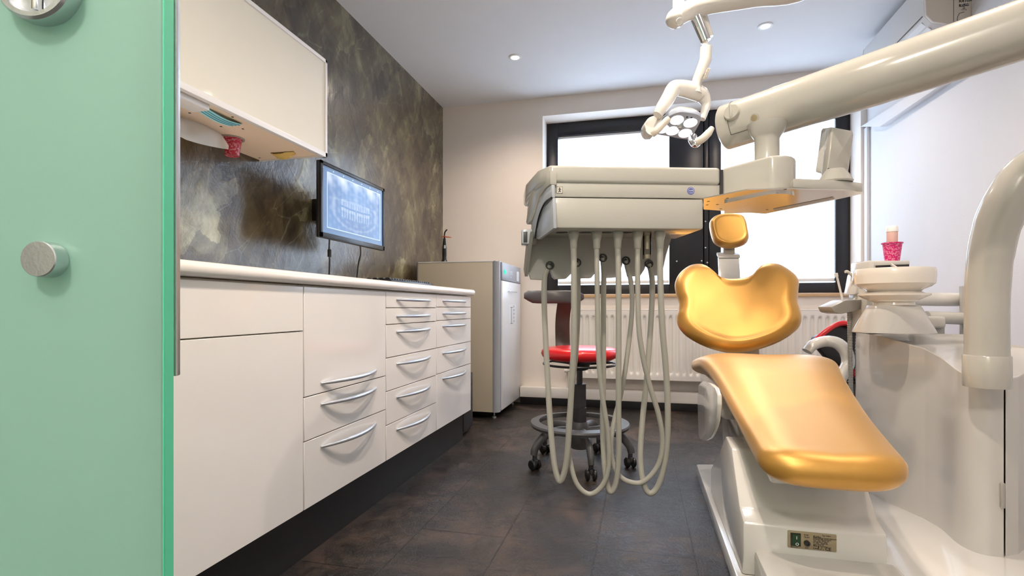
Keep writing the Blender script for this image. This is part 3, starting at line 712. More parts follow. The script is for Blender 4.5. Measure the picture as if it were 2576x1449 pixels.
# ================================================================== recessed ceiling lights
for i, (x, y) in enumerate(LAMP_AT):
    lab = ['small round recessed ceiling spotlight nearer the dark plaster wall', 'small round recessed ceiling spotlight nearer the air conditioner',
           'unseen recessed ceiling spotlight added to light the drawers', 'unseen recessed ceiling spotlight added over the dental chair',
           'unseen recessed ceiling spotlight added by the doorway to light the cabinets', 'unseen recessed ceiling spotlight added over the front right corner'][i]
    t = thing('recessed_spotlight', (x, y, H - .006), lab, 'ceiling light', 'round recessed ceiling spotlights')
    b = MB(); b.lathe((x, y, H - .001), [(.030, 0), (.046, 0), (.046, -.003), (.040, -.006), (.030, -.004)], 40, cap=False); b.build('trim_ring', 'alu', t)
    b = MB(); b.lathe((x, y, H - .0035), [(.001, 0), (.029, 0), (.029, .001), (.001, .001)], 30); b.build('bulb', 'lamp', t)
    l = bpy.data.lights.new('spotlight_lamp', 'SPOT'); l.energy = SPOT_W * LAMP_P[i]; l.color = WARM; l.spot_size = R_(150); l.spot_blend = 0.8; l.shadow_soft_size = 0.03
    lo = bpy.data.objects.new('spotlight_lamp', l); COL.objects.link(lo); lo.location = (0, 0, -.012); lo.parent = t
for x, y in ((-.2, -1.0),):  # unseen fill lamp added behind the camera to brighten door and cabinets
    t = thing('corridor_fill_lamp', (x, y, H - .03), 'unseen round fill lamp added in the corridor behind the camera', 'ceiling light')
    b = MB(); b.lathe((x, y, H - .03), [(.10, 0), (.12, .01), (.12, .03)], 30); b.build('shade', 'alu', t)
    l = bpy.data.lights.new('corridor_fill_light', 'POINT'); l.energy = CORR_W; l.color = (1.0, .90, .80); l.shadow_soft_size = 0.12
    lo = bpy.data.objects.new('corridor_fill_light', l); COL.objects.link(lo); lo.location = (0, 0, -.16); lo.parent = t

# ================================================================== STOOL
def stool(c, label, seat_z, with_back, back_dir=None, ang=0.4, name='rolling_stool'):
    c = Vector(c)
    t = thing(name, c, label, 'stool')
    b = MB(); pr = [(.06, -.066), (.17, -.062), (.196, -.048), (.204, -.03), (.200, -.013), (.185, -.003), (.14, .003), (.0, .004)]
    b.lathe(c + UP * seat_z, pr, 64); b.build('seat', 'red', t, sharp=80)
    b = MB(); b.lathe(c + UP * (seat_z - .066), [(.14, 0), (.13, -.006), (.06, -.014), (.045, -.05), (.03, -.055)], 30); b.build('seat_plate', 'black', t)
    b = MB(); b.tube([c + Vector((.19 * math.cos(q), .19 * math.sin(q), seat_z - .086)) for q in [2 * math.pi * i / 48 for i in range(48)]], .006, 8, loop=True)
    for q in (0.5, 2.6, 4.7): b.tube([c + Vector((.19 * math.cos(q), .19 * math.sin(q), seat_z - .086)), c + Vector((.05 * math.cos(q), .05 * math.sin(q), seat_z - .09))], .005, 8)
    b.build('height_ring', 'black', t)
    b = MB(); b.lathe(c, [(.036, .09), (.036, .30), (.034, .301), (.034, .425), (.016, .426), (.016, seat_z - .12)], 30); b.build('gas_column', 'dgrey', t)
    b = MB(); rr = [[c + Vector((r * math.cos(q), r * math.sin(q), .215 + z)) for r, z in ((.262, 0), (.258, .009), (.215, .014), (.211, .004), (.213, -.010), (.255, -.014))] for q in [2 * math.pi * i / 64 for i in range(64)]]
    b.loft(rr, loop=True); b.build('foot_ring', 'grey', t)
    b = MB(); b.lathe(c, [(.044, .085), (.048, .10), (.048, .20), (.038, .225)], 30); b.build('hub', 'grey', t)
    for k in range(5):
        q = ang + 2 * math.pi * k / 5; d = Vector((math.cos(q), math.sin(q), 0)); sd = Vector((-d.y, d.x, 0))
        b = MB(); pts = cr([c + d * .03 + UP * .17, c + d * .12 + UP * .185, c + d * .20 + UP * .17, c + d * .255 + UP * .115, c + d * .268 + UP * .075], 5)
        K = len(pts); b.tube(pts, [.026 - .008 * i / K for i in range(K)], 14, flat=.8); leg = b.build('leg', 'grey', t)
        e = c + d * .262
        tz = sd * math.cos(1.1 * k) + d * math.sin(1.1 * k)
        for s in (-1, 1):
            b = MB(); b.lathe(e + UP * .027 + tz * (.009 * s), [(.0, 0), (.024, .0), (.027, .004), (.027, .012), (.022, .017), (0.002, .018)], 24, ax=tz * s); b.build('caster_wheel', 'black', leg)
        b = MB(); b.tube([e + UP * .048, e + UP * .08], .012, 12); b.obox(e - tz * .008 - tz.cross(UP) * .018 + UP * .028, tz * .016, tz.cross(UP) * .036, UP * .026, .005); b.build('caster_fork', 'dgrey', leg)
    return t, c
sp = P(1458, 1167, 2.75); sp.z = 0
t, c = stool(sp, 'rolling stool with a round red seat and dark grey backrest in front of the radiator', .617, True, ang=-1.25)
bd = P(1420, 800, 2.97)
b = MB(); lo_ = Vector((c.x, c.y, .53)); q0 = P(1418, 905, 2.80); q1 = P(1416, 880, 2.96); q2 = P(1415, 810, 2.99); q3 = P(1421, 755, 2.96)
pts = cr([lo_, q0, q1, q2, q3], 6)
rings = []
for i, p in enumerate(pts):
    w = RT * .041; th = FW * .007 if i > 10 else UP * .006 + FW * .003
    rings.append([p - w - th, p + w - th, p + w + th, p - w + th])
b.loft(rings, bev=.002); b.build('back_support', 'brown', t)
# lumbar bar curved towards the seat
rings = []
for i in range(15):
    s = -1 + 2 * i / 14; px = 1393 + 75 * s
    cen = P(px, 747 - (3 if s < -.8 else 0), 2.88 - .11 * s * s + .0 * s)
    hh = .036 * (1 - .55 * abs(s) ** 6); tt = .017
    if abs(s) > .9: hh *= .85
    rings.append([cen + UP * hh * math.sin(a) + FW * tt * math.cos(a) for a in [2 * math.pi * k / 16 for k in range(16)]])
b = MB(); b.loft(rings); b.build('backrest', 'grey', t)
# second stool, half hidden behind the unit
t2c = P(2135, 1000, 3.05); t2c.z = 0
t2, c2 = stool(t2c, 'stool with a red and black tilted backrest half hidden behind the white unit', .50, True, ang=.2)
pl = []
for px, py in ((2050, 858), (2075, 838), (2105, 818), (2130, 815), (2160, 828), (2185, 850), (2190, 900), (2170, 930), (2100, 915)):
    pl.append(P(px, py, 2.82 ))
b = MB(); b.prism(cr(pl, 3, True), FW * .05, .01); b.build('backrest', 'black', t2)
b = MB(); b.tube(cr([P(2046, 862, 2.80), P(2072, 838, 2.80), P(2104, 817, 2.80), P(2132, 814, 2.80), P(2165, 828, 2.8), P(2190, 850, 2.80)], 6), .014, 12); b.build('backrest_piping', 'red', t2)
b = MB(); b.tube([P(2150, 900, 2.88), c2 + UP * .40], .02, 12); b.build('back_support', 'black', t2)

# ================================================================== DENTAL CHAIR
CX = .475
ch = thing('dental_chair', (CX, 1.9, 0), 'dental treatment chair with gold upholstery on a white base', 'dental chair')
# long seat and leg cushion
ST = [1.43, 1.44, 1.46, 1.49, 1.53, 1.6, 1.75, 1.9, 2.05, 2.2, 2.35, 2.5, 2.62, 2.68, 2.70]
def seat_w(Y):
    w = lerps([1.43, 1.6, 1.75, 1.9, 2.05, 2.2, 2.4, 2.7], [.170, .178, .187, .200, .218, .245, .255, .25], Y)
    e = Y - 1.425
    if e < .075: w *= (1 - (1 - max(e, .001) / .075) ** 2.4 * .45)
    e = 2.50 - Y
    if e < .07: w *= (1 - (1 - max(e, .001) / .07) ** 2.4 * .4)
    return w
def seat_z(Y): return lerps([1.43, 1.52, 1.6, 1.75, 1.9, 2.05, 2.18, 2.3, 2.5, 2.7], [.413, .432, .450, .487, .531, .577, .605, .592, .565, .56], Y)
rings = []; NS = 48
for i in range(70):
    Y = 1.427 + (2.498 - 1.427) * (i / 69)
    w = seat_w(Y); zc = seat_z(Y)
    e0 = min(1, (Y - 1.42) / .06); e1 = min(1, (2.505 - Y) / .06)
    th = .050 * math.sqrt(max(.03, 1 - (1 - e0) ** 2)) * math.sqrt(max(.03, 1 - (1 - e1) ** 2))
    ring = []
    for k in range(NS):
        a = 2 * math.pi * k / NS; ca_, sa = math.cos(a), math.sin(a)
        ex = math.copysign(abs(ca_) ** .52, ca_); ez = math.copysign(abs(sa) ** .85, sa)
        dish = -.010 * (1 - abs(ex)) if sa > 0 else 0
        ring.append(Vector((CX + w * ex, Y, zc + th * ez + dish * (1 if e0 >= 1 else e0))))
    rings.append(ring)
b = MB(); b.loft(rings); b.build('seat_cushion', 'gold', ch, sharp=85)
def puff(outl, p0, n, th, back=.35, dish=0.0, c=None, K=16, dr=.17):
    n = Vector(n).normalized(); pts = [onpl(x, y, p0, n) for x, y in outl]; pts = cr(pts, 5, True)
    c = c if c is not None else sum(pts, Vector()) / len(pts)
    rings = []
    for s in (-1, 1):
        seq = [k / K for k in range(K + 1)]
        rr = []
        for q in seq:
            if q < .5: a = q / .5 * math.pi / 2; sc = 1 - .24 * (1 - math.cos(a)) ; hh = math.sin(a)
            else: sc = .76 * (1 - (q - .5) / .5 * .985); hh = 1
            r2 = sc
            ring = []
            for p in pts:
                w = (p - c) * sc; d_ = 0
                if s == 1 and q >= .5: d_ = -dish * math.exp(-(w.length / dr) ** 2)
                ring.append(c + w + n * ((hh * th if s == 1 else -hh * th * back) + d_))
            rr.append(ring)
        rings.append(rr)
    full = list(reversed(rings[0])) + rings[1][1:]
    return full
cv = lambda L, sx, ox, oy: [(ox + sx * x, oy + sx * y) for x, y in L]
back_o = cv([(235, 485), (160, 505), (90, 565), (58, 640), (66, 720), (88, 790), (86, 860), (73, 920), (85, 990), (140, 1060), (230, 1120), (330, 1165), (450, 1200), (540, 1208), (660, 1200), (790, 1170), (920, 1120), (1020, 1060), (1085, 1000), (1107, 930), (1095, 860), (1076, 790), (1080, 700), (1085, 630), (1060, 580), (1000, 530), (930, 490), (860, 478), (790, 490), (740, 530), (700, 575), (640, 602), (540, 612), (450, 605), (390, 575), (340, 530), (290, 495)], .3036, 1680, 520)
bn = Vector((0, -1.0, .62)).normalized()
bp0 = Vector((CX, 2.64, .80))
b = MB(); b.loft(puff(back_o, bp0, bn, .05, back=.5, dish=.022, c=onpl(1858, 790, bp0, bn))); b.build('backrest_cushion', 'gold', ch, sharp=85)
sh = [((x - 1858) * .88 + 1858, (y - 790) * .80 + 772) for x, y in back_o]
bp1 = bp0 - bn * .03
b = MB(); b.loft(puff(sh, bp1, bn, .002, back=22, c=onpl(1858, 790, bp1, bn))); b.build('backrest_shell', 'unitw', ch, sharp=85)
head_o = cv([(390, 85), (460, 68), (550, 68), (615, 85), (645, 130), (660, 200), (668, 265), (640, 310), (570, 338), (500, 346), (430, 330), (380, 295), (355, 230), (343, 160), (350, 120)], .3036, 1680, 520)
hp0 = Vector((CX, 3.03, 1.24)); hn = Vector((0, -1, .25)).normalized()
b = MB(); b.loft(puff(head_o, hp0, hn, .05, back=.6, dish=.006, c=onpl(1833, 582, hp0, hn))); b.build('headrest_cushion', 'gold', ch, sharp=85)
b = MB(); b.obox(onY(1820, 650, 3.0), onY(1849, 650, 3.0) - onY(1820, 650, 3.0), Vector((0, .02, 0)), onY(1820, 610, 3.06) - onY(1820, 650, 3.0), .003); b.build('headrest_bar', 'unitd', ch)
a0, a1 = onY(1810, 702, 2.93), onY(1862, 702, 2.93); t0, t1 = onY(1808, 650, 2.99), onY(1860, 650, 2.99)
dn = (a0 - t0) * 2.2
b = MB(); b.prism([t0, t1, t1 + dn, t0 + dn], (0, .05, .02), .004); b.build('headrest_mount', 'unitw', ch)
b = MB(); u_ = (t0 - a0) * .17; b.prism([t0 - Vector((.004, .006, 0)), t1 + Vector((.004, -.006, 0)), t1 + Vector((.004, -.006, 0)) + u_, t0 + u_ - Vector((.004, .006, 0))], (0, .06, .02), .004); b.build('mount_collar', 'unitd', ch)
# under frames
b = MB(); b.box(CX - .20, CX + .20, 2.0, 2.62, .42, .55, .03, 3); b.build('seat_frame', 'unitw', ch)
b = MB(); b.prism([(CX - .07, 2.50, .45), (CX - .07, 2.62, .47), (CX - .07, 2.86, .88), (CX - .07, 2.80, .93), (CX - .07, 2.62, .58)], (.14, 0, 0), .012); b.build('back_frame', 'unitw', ch)
b = MB(); b.prism([(CX - .12, 1.56, .375), (CX - .12, 2.1, .50), (CX - .12, 2.1, .44), (CX - .12, 1.60, .33)], (.24, 0, 0), .01); b.build('leg_frame', 'unitw', ch)
# lifting column
b = MB(); b.prism([(CX - .13, 1.75, .10), (CX - .13, 2.35, .10), (CX - .13, 2.45, .44), (CX - .13, 2.05, .44)], (.26, 0, 0), .01); b.build('lift_column', 'unitw', ch)
# curved armrest on the far right and side cover on the left
pts = cr([P(2030, 884, 2.42), P(2045, 868, 2.42), P(2075, 859, 2.42), (P(2105, 863, 2.40)), P(2128, 885, 2.38), P(2133, 915, 2.37), P(2118, 945, 2.36), P(2100, 975, 2.35), P(2070, 1000, 2.34)], 6)
K = len(pts); b = MB(); b.tube(pts, [.020 + .008 * math.sin(math.pi * min(1, i / K)) for i in range(K)], 16, flat=1.5, upv=UP); b.build('armrest', 'unitw', ch)
pts = [onX(*p, CX - .245) for p in ((1757, 968), (1798, 975), (1803, 1040), (1793, 1085), (1778, 1106), (1762, 1105), (1757, 1085))]
b = MB(); b.prism(cr(pts, 3, True), (.014, 0, 0), .004); b.build('side_cover', 'unitw', ch)
# pedestal with switch plate
BX0, BX1, BY = .285, .648, 1.60
# slanted hood: side profile in Y-Z swept across X
hood = [(BY, .125), (BY, .215), (1.66, .235), (1.80, .375), (1.92, .385), (2.05, .30), (2.30, .16), (2.30, .055), (1.62, .055)]
b = MB(); b.prism([(BX0, y, z) for y, z in hood], (BX1 - BX0, 0, 0), .008); b.build('pedestal', 'unitw', ch)
b = MB(); b.prism([(BX0 + .03, y, z) for y, z in ((1.15, .12), (1.20, .133), (BY + .01, .138), (BY + .01, .05), (1.15, .05))], (BX1 - BX0 + .02 - .03, 0, 0), .012); b.build('foot_block', 'unitw', ch)
pf = BY - .0005
def PF(px, py): return onY(px, py, BY)
pa, pb_ = PF(1981, 1333), PF(2103, 1389)
zc = PF(1981, 1333).z; zd = PF(1981, 1376).z
px0, px1 = PF(1981, 1350).x, PF(2104, 1365).x
b = MB(); b.box(px0, px1, BY - .004, BY + .001, zd, zc, .003); pl_ = b.build('switch_plate', 'plate', ch)
wdt = px1 - px0; hgt = zc - zd; yf = BY - .0045
b = MB(); b.box(px0 + .055 * wdt, px0 + .265 * wdt, BY - .007, BY - .003, zd + .15 * hgt, zc - .10 * hgt, .001); b.build('switch_bezel', 'black', pl_)
b = MB(); b.prism([(px0 + .085 * wdt, BY - .006, zd + .20 * hgt), (px0 + .085 * wdt, BY - .011, zd + .22 * hgt), (px0 + .085 * wdt, BY - .008, zd + .5 * hgt), (px0 + .085 * wdt, BY - .0105, zc - .15 * hgt), (px0 + .085 * wdt, BY - .006, zc - .13 * hgt)], (.155 * wdt, 0, 0)); sw = b.build('rocker_switch', 'green', pl_)
text('switch_mark', 'I', .012, (px0 + .155 * wdt, BY - .0112, zc - .40 * hgt), (1, 0, 0), UP, 'inkw', sw)
text('switch_mark', 'O', .011, (px0 + .14 * wdt, BY - .0112, zd + .24 * hgt), (1, 0, 0), UP, 'inkw', sw)
b = MB(); b.lathe((px0 + .39 * wdt, BY - .004, zd + .38 * hgt), [(.0078, 0), (.0078, .006), (.0065, .0075), (.004, .0075), (.004, .004), (0, .004)], 24, ax=(0, -1, 0)); b.build('fuse_holder', 'black', pl_)
def pt(s, size, fx, fz, name='plate_lettering', sp_=1.0): text(name, s, size, (px0 + fx * wdt, yf, zd + fz * hgt), (1, 0, 0), UP, 'ink', pl_, spacing=sp_)
pt('FUSE', .0055, .33, .80); pt('T6,3H', .0055, .33, .67); pt('Mains On', .0045, .06, .05); pt('250V', .0045, .35, .07)
pt('KaVo', .0085, .52, .74); 
for k, s in enumerate(('Typ 1058 S', '', 'KaVo Dental GmbH Biberach', 'D-88400 Biberach/Riss', 'Typ   Ref   Serie  Nr', 'No 05 0412  5042', 'V~ 230   50/60 Hz', 'max 1400 VA', 'Made in Germany')):
    if s: pt(s, .0048, .70 if k < 2 else .52, .86 - .078 * k)
pt('0.4W', .0055, .52, .08); text('ce_mark', 'CE', .0125, (px0 + .76 * wdt, yf, zd + .06 * hgt), (1, 0, 0), UP, 'ink', pl_)
x_ = px0 + .70 * wdt; z_ = zd + .06 * hgt
b = MB(); b.tube([(x_ - .004, yf, z_), (x_ + .004, yf, z_), (x_, yf, z_ + .008)], .0005, 5, loop=True); b.build('warning_symbol', 'ink', pl_)
x_ = px0 + .63 * wdt
b = MB(); b.lathe((x_, yf, z_ + .008), [(.0, 0), (.0015, 0), (.0015, .0004), (0, .0004)], 10, ax=(0, -1, 0)); b.tube([(x_, yf, z_ + .007), (x_, yf, z_ + .003)], .0009, 5); b.tube([(x_ - .002, yf, z_), (x_, yf, z_ + .0035), (x_ + .002, yf, z_)], .0005, 5); b.build('person_symbol', 'ink', pl_)

# ================================================================== DENTAL UNIT (floor platform, body, cuspidor, post)
du = thing('dental_unit', (1.1, 1.9, 0), 'ivory dental unit body with spittoon bowl and curved post right of the gold chair', 'dental unit')
PZ = .055
b = MB()
far = onZ(1757, 1168, PZ)
b.prism([(.268, .9, .001), (.268, far.y, .001), (.40, far.y + .03, .001), (1.15, far.y + .03, .001), (1.35, 2.3, .001), (1.35, .9, .001)], (0, 0, PZ - .001), .006); b.build('floor_platform', 'unitw', du)
BZ = .09
b = MB(); b.prism([(BX1 + .02, .95, PZ - .002), (BX1 + .02, 1.75, PZ - .002), (.78, 2.35, PZ - .002), (1.33, 2.35, PZ - .002), (1.33, .95, PZ - .002)], (0, 0, BZ - PZ), .006); b.build('platform_cover', 'unitw', du)
# body footprint traced along its foot
ft = [(P(2153, 0, 2.22), .722), (P(2193, 0, 2.06), .722), (P(2232, 0, 1.975), .713), (P(2324, 0, 1.822), .685), (P(2368, 0, 1.735), .660), (P(2407, 0, 1.634), .633), (P(2444, 0, 1.58), .617), (P(2485, 0, 1.55), .613), (P(2525, 0, 1.54), .616)]
_t = [Vector((p.x, p.y, z)) for p, z in ft[3:]]
ft = ft[:3] + [(v.copy(), v.z) for v in cr(_t, 6)]
ext = [(P(2562, 0, 1.56), .622), (P(2590, 0, 1.62), .635), (Vector((1.30, 2.0, 0)), .69), (Vector((1.30, 2.45, 0)), .722), (Vector((.96, 2.50, 0)), .722)]
def body(part, name, m, bev=.008):
    b = MB(); lo = [Vector((p.x, p.y, PZ + .001)) for p, z in part]; hi = [Vector((p.x, p.y, z)) for p, z in part]
    b.loft([lo, hi], bev=bev); return b.build(name, m, du, sharp=16)
ctr = Vector((1.12, 2.1, 0))
body(ft + [(P(2530, 0, 1.75), .655), (Vector((1.2, 2.1, 0)), .70), ext[-2], ext[-1]], 'unit_body', 'unitb')
body([(P(2529, 0, 1.545), .616)] + ext[:3] + [(Vector((1.21, 2.1, 0)), .70), (P(2534, 0, 1.75), .655)], 'side_door', 'unitb')
b = MB(); q = P(2519, 0, 1.535); b.obox(Vector((q.x, q.y, .235)) - FW * .004, RT * .010, FW * .01, UP * .075, .003); b.build('door_grip', 'unitd', du)
# front corner skin left of the body (narrow curved column under the bowl)
cb = P(2247, 800, 1.98); cbx, cby = cb.x, cb.y
def zc_(y): return CAMZ + (HZ - y) * 1.98 / FPX
cxy = Vector((cbx, cby, 0))
b = MB(); rr = []
for rx, ry_, y, pw in ((.124, .100, 836, .35), (.122, .098, 832, .35), (.084, .075, 772, .5), (.080, .072, 768, .5)):
    ring = []
    for k in range(40):
        a = 2 * math.pi * k / 40; ca_, sa = math.cos(a), math.sin(a)
        ring.append(cxy + UP * zc_(y) + RT * rx * math.copysign(abs(ca_) ** (pw * 1.6), ca_) + FW * ry_ * math.copysign(abs(sa) ** (pw * 1.6), sa))
    rr.append(ring)
b.loft(rr); b.build('bowl_pedestal', 'unitb', du)
b = MB(); b.lathe(cxy + UP * zc_(768), [(.082, 0), (.068, .002), (.066, .012), (.080, .016), (.080, .024)], 48); b.build('bowl_neck', 'ceramic', du)
b = MB(); b.lathe(cxy + UP * zc_(750), [(.07, -.012), (.085, -.006), (.114, .010), (.115, .016), (.09, .024), (.073, .026)], 56); b.build('drip_ring', 'ceramic', du)
b = MB(); b.lathe(cxy + UP * zc_(738), [(.070, 0), (.082, .003), (.092, .014), (.115, .024), (.128, .036), (.1305, .066), (.130, .086), (.127, .093), (.121, .090), (.116, .075), (.08, .04), (.03, .022), (.0, .020)], 72); b.build('spittoon_bowl', 'ceramic', du)
# cup filler block behind the bowl
k0, k1 = P(2185, 690, 2.16), P(2294, 655, 2.16)
b = MB(); b.obox(Vector((k0.x, k0.y, .955)), RT * .175, FW * .12, UP * (k1.z - .955), .01); b.build('cup_filler', 'unitw', du)
b = MB(); b.prism([P(2205, 668, 2.155), P(2287, 665, 2.155), P(2287, 676, 2.155), P(2205, 679, 2.155)], FW * .006); b.build('filler_slot', 'dgrey', du)
b = MB(); b.prism([P(2203, 657, 2.150), P(2289, 655, 2.150), P(2289, 665, 2.150), P(2203, 668, 2.150)], FW * .012, .002); b.build('filler_lip', 'unitw', du)
b = MB(); b.tube([P(2243, 667, 2.15), P(2255, 675, 2.09), P(2262, 680, 2.05)], .008, 10, flat=.6); b.build('water_spout', 'unitw', du)
b = MB(); b.prism([P(2150, 742, 2.2), P(2185, 735, 2.2), P(2200, 665, 2.2), P(2187, 662, 2.2), P(2160, 690, 2.2), P(2155, 720, 2.2)], FW * .08, .008); b.build('rear_housing', 'unitw', du)
b = MB(); b.prism([Vector((p.x, p.y, 0)) + UP * zz_ for p, zz_ in ((P(2180, 0, 2.15), .72), (P(2290, 0, 2.15), .72))] + [Vector((P(2290, 0, 2.15).x, P(2290, 0, 2.15).y, .96)), Vector((P(2180, 0, 2.15).x, P(2180, 0, 2.15).y, .96))], FW * .12, .008); b.build('filler_column', 'unitw', du)
# horizontal arms of the assistant side
b = MB(); b.tube([P(2290, 752, 2.28), P(2440, 754, 2.28)], .030, 20); b.build('assistant_arm', 'unitw', du)
b = MB(); b.tube([P(2330, 798, 2.2), P(2440, 802, 2.2)], .026, 20); b.build('assistant_arm', 'unit', du)
b = MB(); q = P(2310, 826, 2.15); b.obox(q, RT * .12, FW * .1, UP * .05, .012, 3); b.build('arm_joint', 'unit', du)
b = MB(); q = P(2355, 850, 2.2); b.tube([Vector((q.x, q.y, .68)), Vector((q.x, q.y, P(0, 822, 2.2).z))], .028, 20); b.build('arm_pivot', 'unitd', du)
b = MB(); q = P(2440, 800, 2.22); b.tube([Vector((q.x, q.y, .70)), Vector((q.x, q.y, .92))], .035, 20); b.build('arm_post', 'unit', du)
# curved post
pc_ = [(P(2482, 935, 1.50), .064), (P(2482, 880, 1.50), .063), (P(2482, 800, 1.50), .063), (P(2484, 720, 1.50), .064), (P(2491, 640, 1.49), .066), (P(2510, 560, 1.47), .068), (P(2545, 490, 1.44), .068), (P(2600, 425, 1.41), .068), (FW * 1.30 + RT * 1.47 + UP * 1.27, .068), (FW * 1.15 + RT * 1.49 + UP * 1.33, .068), (FW * 1.04 + RT * 1.47 + UP * 1.37, .068), (FW * 1.00 + RT * 1.45 + UP * 1.43, .068)]
pts = cr([p for p, r in pc_], 6); K = len(pts)
b = MB(); b.tube(pts, [.80 * pc_[min(len(pc_) - 1, i // 6)][1] for i in range(K)], 36); b.build('curved_post', 'unit', du)
q = P(2482, 915, 1.50)
b = MB(); b.lathe(Vector((q.x, q.y, .60)), [(.054, 0), (.0548, .002), (.0548, P(0, 893, 1.5).z - .60 - .003), (.053, P(0, 893, 1.5).z - .60), (.048, P(0, 893, 1.5).z - .60)], 48); b.build('post_collar', 'unit', du)

# magenta cup with a tube
cq = P(2244, 652, 2.22); cq.z = k1.z + .0005
cu_ = cup('drinking_cup', cq, .080, .037, .027, 'magenta patterned plastic cup with a tube in it, on the dental unit')
cuh = thing('tube_container', cq + UP * .006, 'pale pink tube with a white cap standing in the magenta cup', 'tube')
b = MB(); b.lathe(cq + UP * .006, [(.018, 0), (.020, .004), (.021, .12)], 24); b.build('tube_body', 'pink', cuh)
b = MB(); b.lathe(cq + UP * .126, [(.022, 0), (.0225, .002), (.0215, .020), (.018, .026), (.001, .027)], 24); b.build('cap', 'alu', cuh)

# assistant holder with suction tips
ah = thing('instrument_holder', P(2140, 775, 2.25), 'grey ivory instrument holder left of the spittoon bowl', 'instrument holder')
b = MB(); b.prism([P(2091, 772, 2.15), P(2098, 786, 2.15), P(2118, 790, 2.15), P(2180, 776, 2.2), P(2195, 752, 2.2), P(2128, 755, 2.15)], FW * .10, .006); b.build('holder_body', 'unitd', ah)
b = MB(); b.tube([P(2120, 756, 2.2), P(2104, 690, 2.2)], .0045, 10); b.tube([P(2105, 696, 2.2), P(2103, 687, 2.2)], .007, 10); b.build('saliva_ejector', 'paper', ah)
b = MB(); b.tube(cr([P(2150, 755, 2.22), P(2157, 735, 2.22), P(2148, 700, 2.22), P(2133, 684, 2.22), P(2126, 684, 2.22)], 6), .006, 10); b.build('suction_tip', 'unitw', ah)
def corr_hose(pts, r, par, name='suction_hose'):
    pts = cr(pts, 22); K = len(pts)
    b = MB(); b.tube(pts, [r * (1.0 if i % 2 else .86) for i in range(K)], 12); return b.build(name, 'unitd', par, sharp=20)
corr_hose([P(2137, 785, 2.24), P(2138, 850, 2.26), P(2140, 930, 2.28), P(2142, 1000, 2.32), P(2160, 1080, 2.36)], .010, ah)
corr_hose([P(2168, 780, 2.26), P(2160, 850, 2.34), P(2158, 940, 2.40), P(2165, 1020, 2.45), P(2180, 1080, 2.45)], .012, ah)

# ================================================================== DELIVERY UNIT (arm, table, hoses)
dt = thing('delivery_unit', P(1600, 575, 1.5), 'ivory delivery table on a swing arm with five hanging hoses', 'delivery unit')
rot = R_(3.2)
T = (RT * math.cos(rot) + FW * math.sin(rot)).normalized(); Bk = (FW * math.cos(rot) - RT * math.sin(rot)).normalized()
O = P(1393, 572, 1.48); O.z = 0
def Q(u, v, z): return O + T * u + Bk * v + UP * z
zT, zM, zL, zBt = 1.236, 1.185, 1.146, 1.056
W1, W2 = .437, .487
def slab(poly, z0, z1, name, m, bev=.004, seg=2, par=None):
    b = MB(); b.prism([Q(u, v, z0) for u, v in poly], (0, 0, z1 - z0), bev, seg); return b.build(name, m, par or dt)
slab([(-.012, -.004), (W2, -.004), (W2, .36), (-.058, .36), (-.062, .22), (-.042, .06)], zM, zT, 'table_cover', 'unit', .010, 3)
slab([(.002, .002), (W2, .002), (W2, .35), (-.046, .35), (-.050, .22), (-.032, .07)], zL, zM + .001, 'table_body', 'unit', .002)
slab([(.002, 0), (W1, 0), (W1, .21), (-.046, .21), (-.046, .18), (-.024, .08)], zBt, zL - .002, 'front_panel', 'unit', .006)
slab([(.02, .01), (W1 - .02, .01), (W1 - .02, .19), (-.03, .19)], zL - .01, zL + .004, 'panel_gap', 'dgrey', 0)
# drooping hood on the left end
lf0, lf1 = Q(-.012, -.004, 0), Q(-.066, .20, 0)
ld = (lf1 - lf0); 
def LF(px, py, off=0.0):
    n = Vector((ld.y, -ld.x, 0)).normalized(); return onpl(px, py, lf0 - n * off, n)
nrm = Vector((ld.y, -ld.x, 0)).normalized()
inn = -nrm if nrm.dot(T) < 0 else nrm
hd = [LF(*p, .0) for p in ((1386, 463), (1364, 462), (1346, 478), (1334, 510), (1325, 560), (1324, 563), (1334, 560), (1343, 538), (1351, 508), (1366, 482), (1387, 470))]
b = MB(); hp = [LF(*p) for p in ((1387, 428), (1387, 464), (1374, 474), (1358, 496), (1348, 530), (1340, 553), (1327, 565), (1325, 560), (1333, 500), (1346, 458))]
b.prism([p - inn * .003 for p in hp], inn * .02, .003); b.build('end_hood', 'unit', dt)
b = MB(); b.prism([LF(*p) + inn * .001 for p in ((1387, 464), (1388, 497), (1370, 512), (1356, 545), (1349, 570), (1346, 600), (1335, 598), (1338, 560), (1349, 525), (1358, 496), (1374, 474))], inn * .01, .002); b.build('end_window', 'foil', dt)
b = MB(); b.prism([LF(*p) + inn * .003 for p in ((1388, 497), (1390, 574), (1352, 602), (1346, 600), (1352, 560), (1368, 520))], inn * .01, .002); b.build('end_window', 'foil', dt)
b = MB(); b.tube([p - inn * .001 for p in cr([LF(1388, 497), LF(1371, 511), LF(1358, 540), LF(1350, 575), LF(1347, 600)], 6)], .0025, 8); b.build('seal_strip', 'black', dt)
